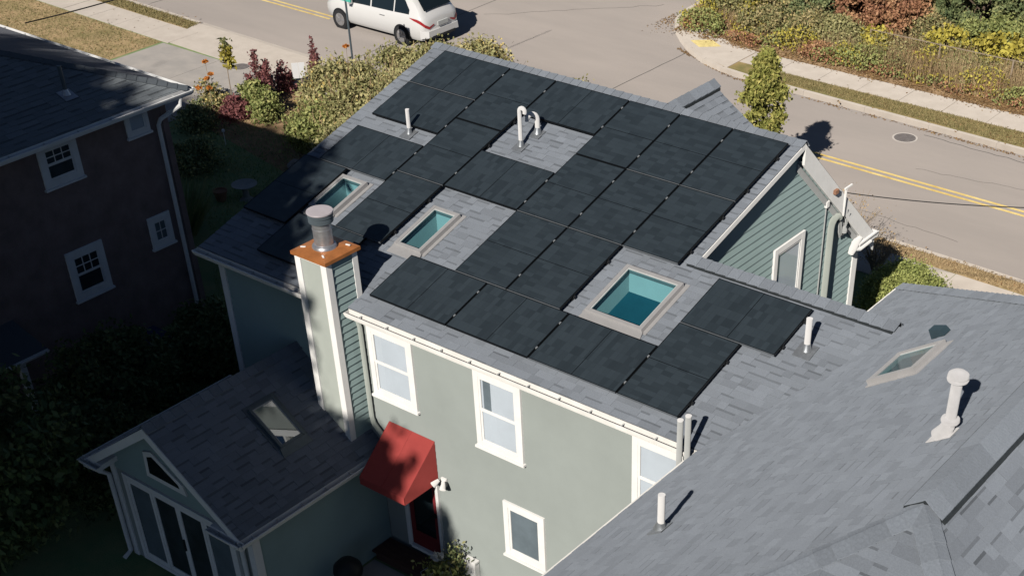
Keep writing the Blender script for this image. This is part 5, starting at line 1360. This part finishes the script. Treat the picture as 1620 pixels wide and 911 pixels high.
for k, (x, y, z) in enumerate(fl):
    t = thing('orange_flower', ['large orange bloom low beside the yellowing stalk', 'small orange bloom next to the large one', 'orange bloom nearest the shaded lawn', 'orange-yellow bloom highest above the driveway', 'pale orange bloom nearest the driveway', 'yellow-orange bloom at the top of the shrub bank'][k], 'flower', (x, y, 0), 'orange flowers')
    MB().tube([(x, y, 0), (x, y, z)], .008, 5).build('stem', M['twig'], t)
    a = np.linspace(0, 6.283, 16, endpoint=False); C = np.r_[np.c_[x + .07 * np.cos(a), y + .07 * np.sin(a), np.full(16, z)], np.c_[x + .03 * np.cos(a), y + .03 * np.sin(a), np.full(16, z + .02)]]
    link(bpy.data.objects.new('petals', leaf_mesh('petals', C, .13, rng.uniform(0, 1, 32), M['orange'], 3.0, .8)), t)
# tall ornamental grass by the brown house corner
t = thing('ornamental_grass', 'arching dark ornamental grass at the far corner of the brown house', 'grass', (-10.6, .2, 0))
n = 1500; a = rng.uniform(0, 6.283, n); l = rng.uniform(.8, 1.7, n); o_ = rng.uniform(0, .8, n)
B0 = np.c_[-10.6 + .5 * o_ * np.cos(a), .2 + .5 * o_ * np.sin(a), np.zeros(n)]; T = B0 + np.c_[np.cos(a) * l * .55, np.sin(a) * l * .55, l * .8]; wv = np.c_[-np.sin(a), np.cos(a), np.zeros(n)] * .012
link(bpy.data.objects.new('blades', quads('blades', np.stack([B0 - wv, B0 + wv, T + wv * .2, T - wv * .2], 1), rng.uniform(0, 1, n), F['darkgrass'])), t)

# round bush by the far corner of the gable and dry twigs at the eave
tree('round_bush', 'rounded bright green bush between the gable corner and the sidewalk', 'bush', (7.75, 6.75, 0), (7.75, 6.75, .9), (.95, 1.0, .9), 22000, .07, F['lime'], n=260, spread=.10, r0=.05, limbs=6, shell=.85, up=1.0, bottom=-.5, stem='stem')
for k, (x, y, h, lab) in enumerate(((5.0, 8.7, 2.2, 'pale dry feathery shrub beyond the gable eave'), (5.9, 9.0, 1.3, 'grey-tipped small shrub at the sidewalk by the gable'))):
    t = thing('dry_shrub', lab, 'shrub', (x, y, 0))
    mb = MB(); rr_ = random.Random(9 + k)
    for q in range(110):
        a = rr_.uniform(0, 6.28); l = h * rr_.uniform(.5, 1.0); p0 = Vector((x, y, .02)); p1 = p0 + Vector((math.cos(a) * l * .2, math.sin(a) * l * .2, l * .6)); p2 = p1 + Vector((math.cos(a + rr_.uniform(-.8, .8)) * l * .25, math.sin(a) * l * .25, l * .35))
        mb.tube([p0, p1, p2], [.012, .008, .003], 4, caps=False)
    mb.build('twigs', M['twig'], t)
    C = np.c_[rng.normal(x, h * .2, 500), rng.normal(y, h * .2, 500), rng.uniform(h * .4, h, 500)]
    link(bpy.data.objects.new('leaves', leaf_mesh('leaves', C, .06, rng.uniform(.4, 1, 500), F['straw'], 0)), t)

# ------------------------------------------------------------------ overgrown lot across the street
wood = [
 # name, x, y, crown z, rx, ry, rz, mat, leaves, size, label
 ('red_tree', -2.6, 24.9, 1.25, 1.7, 1.4, 1.15, 'red', 20000, .125, 'russet-red leaved small tree in the overgrown lot'),
 ('green_tree', .5, 26.6, 1.7, 1.7, 1.5, 1.5, 'green', 20000, .125, 'dark green tree right behind the russet tree'),
 ('green_tree', 3.2, 26.9, 1.9, 1.8, 1.5, 1.6, 'green', 20000, .125, 'green tree at the top right corner of the lot'),
 ('green_tree', 2.2, 29.6, 2.6, 2.2, 2.0, 2.2, 'green', 14000, .16, 'green tree farthest back on the right'),
 ('green_tree', -1.6, 28.2, 2.0, 2.0, 1.7, 1.9, 'olive', 16000, .14, 'olive tree behind the russet tree'),
 ('green_tree', -5.0, 27.0, 1.6, 1.8, 1.5, 1.5, 'green', 17000, .13, 'dark green tree left behind the russet tree'),
 ('olive_bush', -5.1, 24.9, .95, 1.4, 1.1, .95, 'green', 15000, .11, 'grey-green bush left of the russet tree'),
 ('olive_bush', -6.9, 24.7, .9, 1.3, 1.1, .95, 'olive', 14000, .11, 'olive bush in the middle of the street-corner thicket'),
 ('olive_bush', -8.5, 24.5, .75, 1.0, .9, .8, 'hedge', 11000, .10, 'dry straw-coloured bush at the street corner'),
 ('olive_bush', -7.6, 26.5, 1.1, 1.5, 1.2, 1.1, 'olive', 13000, .12, 'olive bush behind the street-corner thicket'),
 ('olive_bush', -9.5, 26.2, .9, .9, 1.1, .95, 'hedge', 11000, .11, 'yellowish bush beside the side street'),
 ('olive_bush', -9.9, 28.8, 1.3, 1.1, 1.4, 1.2, 'hedge', 10000, .13, 'tan bush farther up the side street'),
 ('olive_bush', -4.3, 23.4, .55, 1.1, .7, .6, 'olive', 11000, .10, 'low brownish bush at the sidewalk below the russet tree'),
 ('olive_bush', -6.2, 23.3, .5, 1.1, .7, .55, 'olive', 10000, .10, 'low scrubby bush at the sidewalk near the corner'),
 ('yellow_vine', -1.9, 23.4, .75, .55, .4, .35, 'yellow', 800, .12, 'bright yellow vine at the left end of the fence'),
 ('yellow_vine', .5, 24.3, .95, .75, .5, .30, 'yellow', 700, .14, 'yellow-green vine heaped behind the fence'),
 ('yellow_vine', 2.3, 24.4, 1.1, .95, .5, .32, 'yellow', 900, .16, 'large-leaved yellow vine right of the other vine'),
 ('yellow_vine', -7.4, 23.8, .6, .3, .3, .3, 'yellow', 200, .12, 'small yellow patch of leaves in the corner thicket'),
 ('yellow_vine', -9.3, 24.5, .6, .4, .5, .4, 'yellow', 260, .12, 'yellow leaves at the side-street edge of the thicket'),
 ('olive_bush', 1.7, 25.2, .85, 1.5, .8, .75, 'fern', 12000, .11, 'light green bush behind the yellow vines'),
 ('olive_bush', 4.4, 25.0, .9, 1.3, .8, .8, 'fern', 11000, .11, 'green bush at the right edge of the picture behind the fence'),
 ('olive_bush', -.6, 25.0, .7, 1.0, .7, .65, 'olive', 8000, .11, 'brown-green bush between the russet tree and the yellow vines'),
 ('olive_bush', -3.2, 23.2, .6, .9, .6, .55, 'hedge', 8000, .10, 'tan weedy bush under the front of the russet tree'),
]
for k, (nm, x, y, cz, rx, ry, rz, m_, nl, sz, lab) in enumerate(wood):
    tree(nm, lab, 'tree' if 'tree' in nm else ('vine' if 'vine' in nm else 'bush'), (x, y, 0), (x, y, cz), (rx, ry, rz), int(nl * .8), sz, F[m_], 'trees and bushes of the overgrown lot', n=int(40 + nl / 220), spread=.13 if 'vine' not in nm else .12, r0=.09 if 'tree' in nm else .04, limbs=8, shell=.45, up=.6, bottom=-.75, seed=50 + k, aspect=.6 if 'vine' not in nm else .9, stem='trunk' if 'tree' in nm else 'stem')
grass_field('dry_stalks', [(-3.6, 22.5), (8, 22.1), (8, 24.2), (-2.6, 24.2)], 15000, .35, 1.15, F['straw'], 0, .02, .20, label='tall dry brown stalks along the fence in the overgrown lot', patch=.6)
grass_field('thicket_stalks', [(-9.5, 23.4), (-3.5, 22.4), (-3.5, 27), (-10, 28)], 16000, .2, .6, F['straw'], 0, .025, .35, label='dry undergrowth of the street-corner thicket')
grass_field('lot_undergrowth', [(-10, 27), (9, 25), (9, 36), (-10.5, 40)], 20000, .3, 1.2, F['olive'], 0, .05, .3, label='rank undergrowth beneath the trees of the lot')
C = np.c_[rng.uniform(-3.0, 7, 20000), rng.uniform(22.5, 24.4, 20000), rng.uniform(.1, 1.0, 20000)]
C[:, 1] += .25 * np.sin(C[:, 0] * 2.3) + .15 * np.sin(C[:, 0] * 5.1); C[:, 2] *= .55 + .35 * np.sin(C[:, 0] * 1.9 + 1) * np.sin(C[:, 1] * 2.4) + .45 * rng.uniform(0, 1, 20000)
o = link(bpy.data.objects.new('stalk_leaves', leaf_mesh('stalk_leaves', C, .075, np.clip(rng.normal(.45, .22, 20000) + .25 * np.sin(C[:, 0] * 1.7) * np.sin(C[:, 1] * 2.9), 0, 1), F['hedge'], .3))); o['kind'] = 'stuff'; o['label'] = 'withered leaves on the tall dry stalks'
def weeds(name, label, n, x0, x1, f0, f1, hmax, material, freq, seed_):
    x = rng.uniform(x0, x1, n * 3); y = f0(x) + (f1(x) - f0(x)) * rng.uniform(0, 1, n * 3)
    nz_ = .5 + .25 * np.sin(x * freq + seed_ + 1.7 * np.sin(y * 1.3)) + .25 * np.sin(y * freq * 1.4 + 2.1 * np.sin(x * .9 + seed_))
    ok = rng.uniform(0, 1, n * 3) < np.clip((nz_ - .42) * 3.2, 0, 1); x, y, nz_ = x[ok][:n], y[ok][:n], nz_[ok][:n]
    C = np.c_[x, y, .04 + hmax * nz_ * rng.uniform(0, 1, len(x)) ** .7]
    o = link(bpy.data.objects.new(name, leaf_mesh(name, C, .10, np.clip(rng.normal(.5, .22, len(x)) + .5 * (nz_ - .6), 0, 1), material, .5))); o['kind'] = 'stuff'; o['label'] = label
weeds('green_weeds', 'straggling green weeds spilling toward the far sidewalk', 16000, -9.3, 7.5, lambda x: 22.0 + 0 * x, lambda x: 24.6 + 0 * x, .75, F['fern'], 1.9, .3)
weeds('yellow_weeds', 'yellowing weeds scattered through the dry stalks', 9000, -9.3, 7.5, lambda x: 22.1 + 0 * x, lambda x: 25.0 + 0 * x, .95, F['yellow'], 2.7, 2.2)
weeds('russet_weeds', 'rust-brown dead weeds along the edge of the overgrown lot', 14000, -9.0, 7.5, lambda x: 21.95 + 0 * x, lambda x: 24.2 + 0 * x, .6, F['red'], 2.2, 4.1)
# fence: posts with a top rail and a wire mesh
fnc = thing('wire_fence', 'weathered pipe-rail fence half buried in the dry stalks', 'fence', (1.5, 23.2, 0))
fx_ = [-2.0, .6, 3.2, 5.8, 8.4]
for x in fx_: MB().tube([(x, 23.15, 0), (x, 23.15, 1.12)], .026, 8).build('post', M['twig'], fnc)
for a, b in zip(fx_, fx_[1:]): MB().tube([(a, 23.15, 1.10), (b, 23.15, 1.10)], .015, 6).build('rail', M['twig'], fnc)

# ------------------------------------------------------------------ small things in the garden and yard
sg = thing('yard_sign', 'blank white sign board among the crimson plants', 'sign', (-15.65, 9.46, 0))
MB().box((-15.68, 9.44, 0), (-15.63, 9.49, .95)).build('post', M['twig'], sg)
for k in (0, 1): MB().obox((-15.80, 9.22, .55), (.64, .77, 0), (.77, -.64, 0), (0, 0, 1), (.215 * k, 0, 0), (.215 * k + .207, .02, .50)).build('panel', M['sign_white'], sg)
pl_ = thing('sign_pole', 'thin dark pole with a teal sign at the kerb in front of the minivan', 'pole', (-15.6, 11.75, 0))
MB().tube([(-15.6, 11.75, 0), (-15.6, 11.75, 2.9)], .035, 8).build('pole', M['capdark'], pl_)
MB().box((-15.85, 11.73, 2.42), (-15.35, 11.77, 2.82)).build('plate', M['sign_teal'], pl_)
pt_ = thing('plant_pot', 'terracotta pot on the shaded lawn', 'pot', (-11.4, 2.25, 0))
MB().lathe((-11.4, 2.25, 0), [(.13, 0), (.19, .26), (.21, .27), (.21, .32), (.18, .32), (.17, .28)], 18).build('pot', M['terracotta'], pt_, smooth=True)
bb_ = thing('birdbath', 'low round birdbath at the edge of the shaded lawn', 'birdbath', (-10.9, 2.75, 0))
MB().lathe((-10.9, 2.75, 0), [(.2, 0), (.1, .08), (.08, .3), (.14, .36)], 18).build('pedestal', M['stone_grey'], bb_, smooth=True)
MB().lathe((-10.9, 2.75, .36), [(.1, 0), (.34, .07), (.37, .1), (.33, .095), (.1, .04), (.01, .035)], 24).build('bowl', M['stone_grey'], bb_, smooth=True)
ps_ = thing('garden_light', 'small white garden light on a stake in the shaded lawn', 'lamp', (-14.4, 5.0, 0))
MB().tube([(-14.4, 5.0, 0), (-14.4, 5.0, .42)], .012, 6).build('stake', M['white'], ps_); MB().lathe((-14.4, 5.0, .42), [(.03, 0), (.05, .03), (.045, .08), (.01, .1)], 10).build('lamp_head', M['white'], ps_)
for k, (x, y, s, lab) in enumerate(((-16.9, 8.8, .32, 'pale boulder in the flower bed left of the white sign'), (-16.6, 9.1, .24, 'smaller grey boulder beside the pale one'), (-11.3, 5.0, .26, 'tan boulder below the bare shrub'))):
    mb = bmesh.new(); bmesh.ops.create_icosphere(mb, subdivisions=2, radius=s)
    for v in mb.verts: v.co *= random.uniform(.82, 1.15); v.co.z *= .7
    me = bpy.data.meshes.new('boulder'); mb.to_mesh(me); mb.free(); me.materials.append(M['rock'])
    o = link(bpy.data.objects.new('boulder', me), None, Matrix.Translation((x, y, s * .45))); tag(o, lab, 'rock')
bk = thing('bucket', 'dark bucket beside the boulders in the flower bed', 'bucket', (-17.1, 9.25, 0))
MB().lathe((-17.1, 9.25, 0), [(.13, 0), (.17, .34), (.18, .35), (.16, .34)], 14).build('body', M['black'], bk, smooth=True); MB().tube([(-17.27, 9.25, .34), (-17.1, 9.25, .52), (-16.93, 9.25, .34)], .008, 5).build('handle', M['black'], bk)
bn = thing('storage_bin', 'dark blue storage bin in the shade below the brown house', 'bin', (-5.8, -4.6, 0))
MB().box((-6.2, -5.0, 0), (-5.5, -4.2, .55)).build('body', M['blue'], bn); MB().box((-6.23, -5.03, .55), (-5.47, -4.17, .60)).build('lid', M['blue'], bn)
# planter, flowers and grill at the back door
pn = thing('flower_planter', 'wire planter with a white bloom beside the back step', 'planter', (5.35, -6.85, 0))
MB().lathe((5.35, -6.85, 0), [(.2, 0), (.28, .3), (.30, .32), (.26, .31)], 18).build('pot', M['terracotta'], pn, smooth=True)
mb = MB()
for k in range(7):
    a = k * .9; mb.tube([(5.35 + .3 * math.cos(a), -6.85 + .3 * math.sin(a), .1), (5.35 + .36 * math.cos(a), -6.85 + .36 * math.sin(a), .45), (5.35 + .2 * math.cos(a + .5), -6.85 + .2 * math.sin(a + .5), .66)], .007, 5)
mb.build('hoop', M['pipe_grey'], pn)
C = np.c_[rng.normal(5.35, .17, 420), rng.normal(-6.85, .15, 420), rng.uniform(.3, .72, 420)]
link(bpy.data.objects.new('leaves', leaf_mesh('leaves', C, .1, rng.uniform(0, 1, 420), F['fern'], .3)), pn)
C = np.c_[rng.normal(5.33, .045, 60), rng.normal(-6.85, .045, 60), rng.normal(.86, .035, 60)]
link(bpy.data.objects.new('bloom', leaf_mesh('bloom', C, .09, rng.uniform(0, 1, 60), M['flower_white'], .3, .9)), pn)
C = np.c_[rng.normal(5.55, .12, 300), rng.normal(-6.55, .08, 300), rng.uniform(.3, 1.05, 300)]
link(bpy.data.objects.new('foliage', leaf_mesh('foliage', C, .08, rng.uniform(0, 1, 300), F['green'], .0)), pn)
gr = thing('grill', 'dark domed grill at the bottom edge beside the extension', 'grill', (4.05, -7.9, 0))
MB().lathe((4.05, -7.9, .55), [(.05, -.2), (.25, -.05), (.28, .05), (.26, .16), (.16, .27), (.02, .31)], 20).build('kettle', M['black'], gr, smooth=True)
for k in range(3):
    a = k * 2.09; MB().tube([(4.05 + .14 * math.cos(a), -7.9 + .14 * math.sin(a), .42), (4.05 + .3 * math.cos(a), -7.9 + .3 * math.sin(a), 0.02)], .012, 6).build('leg', M['black'], gr)
# wires
def wire(label, P0, P1, sag, rr):
    P0, P1 = Vector(P0), Vector(P1)
    pts = [P0.lerp(P1, t / 24) - Vector((0, 0, sag * 4 * (t / 24) * (1 - t / 24))) for t in range(25)]
    o = MB().tube(pts, rr, 5, caps=False).build('overhead_cable', M['cable']); tag(o, label, 'cable', 'overhead cables')
wire('black service cable running from the gable mast across the road to the right', (8.35, 2.02, 5.52), (16.2, 2.6, 7.3), .25, .010)
wire('black cable crossing the front lawn at the top left corner', (-11.45, -2.3, 6.1), (-10.6, 9.0, 6.9), .3, .016)

# ------------------------------------------------------------------ trees in the front-left whose shade falls on both houses
def shade(label, x, y, cz, rx, ry, rz, nl, n, spread, sz=.30):
    t = thing('shade_tree', label, 'tree', (x, y, 0), 'tall trees in front of the two houses')
    trunk_mesh((x, y, 0), cz, .28, 12, (x, y, cz), (rx, ry, rz), int(abs(x) * 10)).build('trunk', M['bark'], t, smooth=True)
    L, ct = clumps((x, y, cz), (rx, ry, rz), n, nl, spread, .15, -.95)
    L = L[L[:, 2] > .5]
    link(bpy.data.objects.new('crown', leaf_mesh('crown', L, sz, rng.uniform(0, 1, len(L)), F['shade'], .3, .7)), t)
rng = np.random.default_rng(5)                # own generator, so the shadows stay put when other planting changes
# shade(label, x, y, crown height, radii ...): crowns far out in front, so the shadow edges are soft
shade('tall shade tree whose shadow covers the extension', 3.0, -28.0, 17.6, 4.0, 3.6, 4.2, 76000, 380, .5, .36)
shade('tall shade tree whose shadow covers the brown house', -4.2, -28.2, 17.2, 5.0, 3.8, 4.9, 70000, 360, .6, .36)
shade('tall shade tree whose shadow covers the brown house roof', -11.4, -27.6, 16.8, 5.0, 3.8, 4.9, 66000, 360, .6, .36)
shade('lower shade tree whose shadow falls beside the back door', 8.25, -27.8, 13.35, 2.8, 2.4, 2.7, 60000, 200, .26, .32)
shade('low shade tree whose shadow falls on the extension wall', 3.6, -27.2, 12.4, 3.6, 2.4, 3.0, 40000, 220, .45, .34)
shade('slender unseen tree added to fill a gap in the extension shadow', 6.3, -27.4, 16.1, 1.5, 1.4, 1.7, 18000, 90, .28, .3)  # filler crown out of view, added to close a bright gap in the shadow
shade('unseen tree added in front of the extension to block sky light', .9, -17.2, 10.0, 2.8, 2.6, 3.6, 30000, 220, .5)  # out of view, added so that less sky fills the extension's shade
shade('unseen tree added left of the extension to block sky light', -3.4, -15.2, 8.6, 3.6, 3.0, 4.0, 30000, 220, .55)  # unseen crown, added to keep sky light off the extension
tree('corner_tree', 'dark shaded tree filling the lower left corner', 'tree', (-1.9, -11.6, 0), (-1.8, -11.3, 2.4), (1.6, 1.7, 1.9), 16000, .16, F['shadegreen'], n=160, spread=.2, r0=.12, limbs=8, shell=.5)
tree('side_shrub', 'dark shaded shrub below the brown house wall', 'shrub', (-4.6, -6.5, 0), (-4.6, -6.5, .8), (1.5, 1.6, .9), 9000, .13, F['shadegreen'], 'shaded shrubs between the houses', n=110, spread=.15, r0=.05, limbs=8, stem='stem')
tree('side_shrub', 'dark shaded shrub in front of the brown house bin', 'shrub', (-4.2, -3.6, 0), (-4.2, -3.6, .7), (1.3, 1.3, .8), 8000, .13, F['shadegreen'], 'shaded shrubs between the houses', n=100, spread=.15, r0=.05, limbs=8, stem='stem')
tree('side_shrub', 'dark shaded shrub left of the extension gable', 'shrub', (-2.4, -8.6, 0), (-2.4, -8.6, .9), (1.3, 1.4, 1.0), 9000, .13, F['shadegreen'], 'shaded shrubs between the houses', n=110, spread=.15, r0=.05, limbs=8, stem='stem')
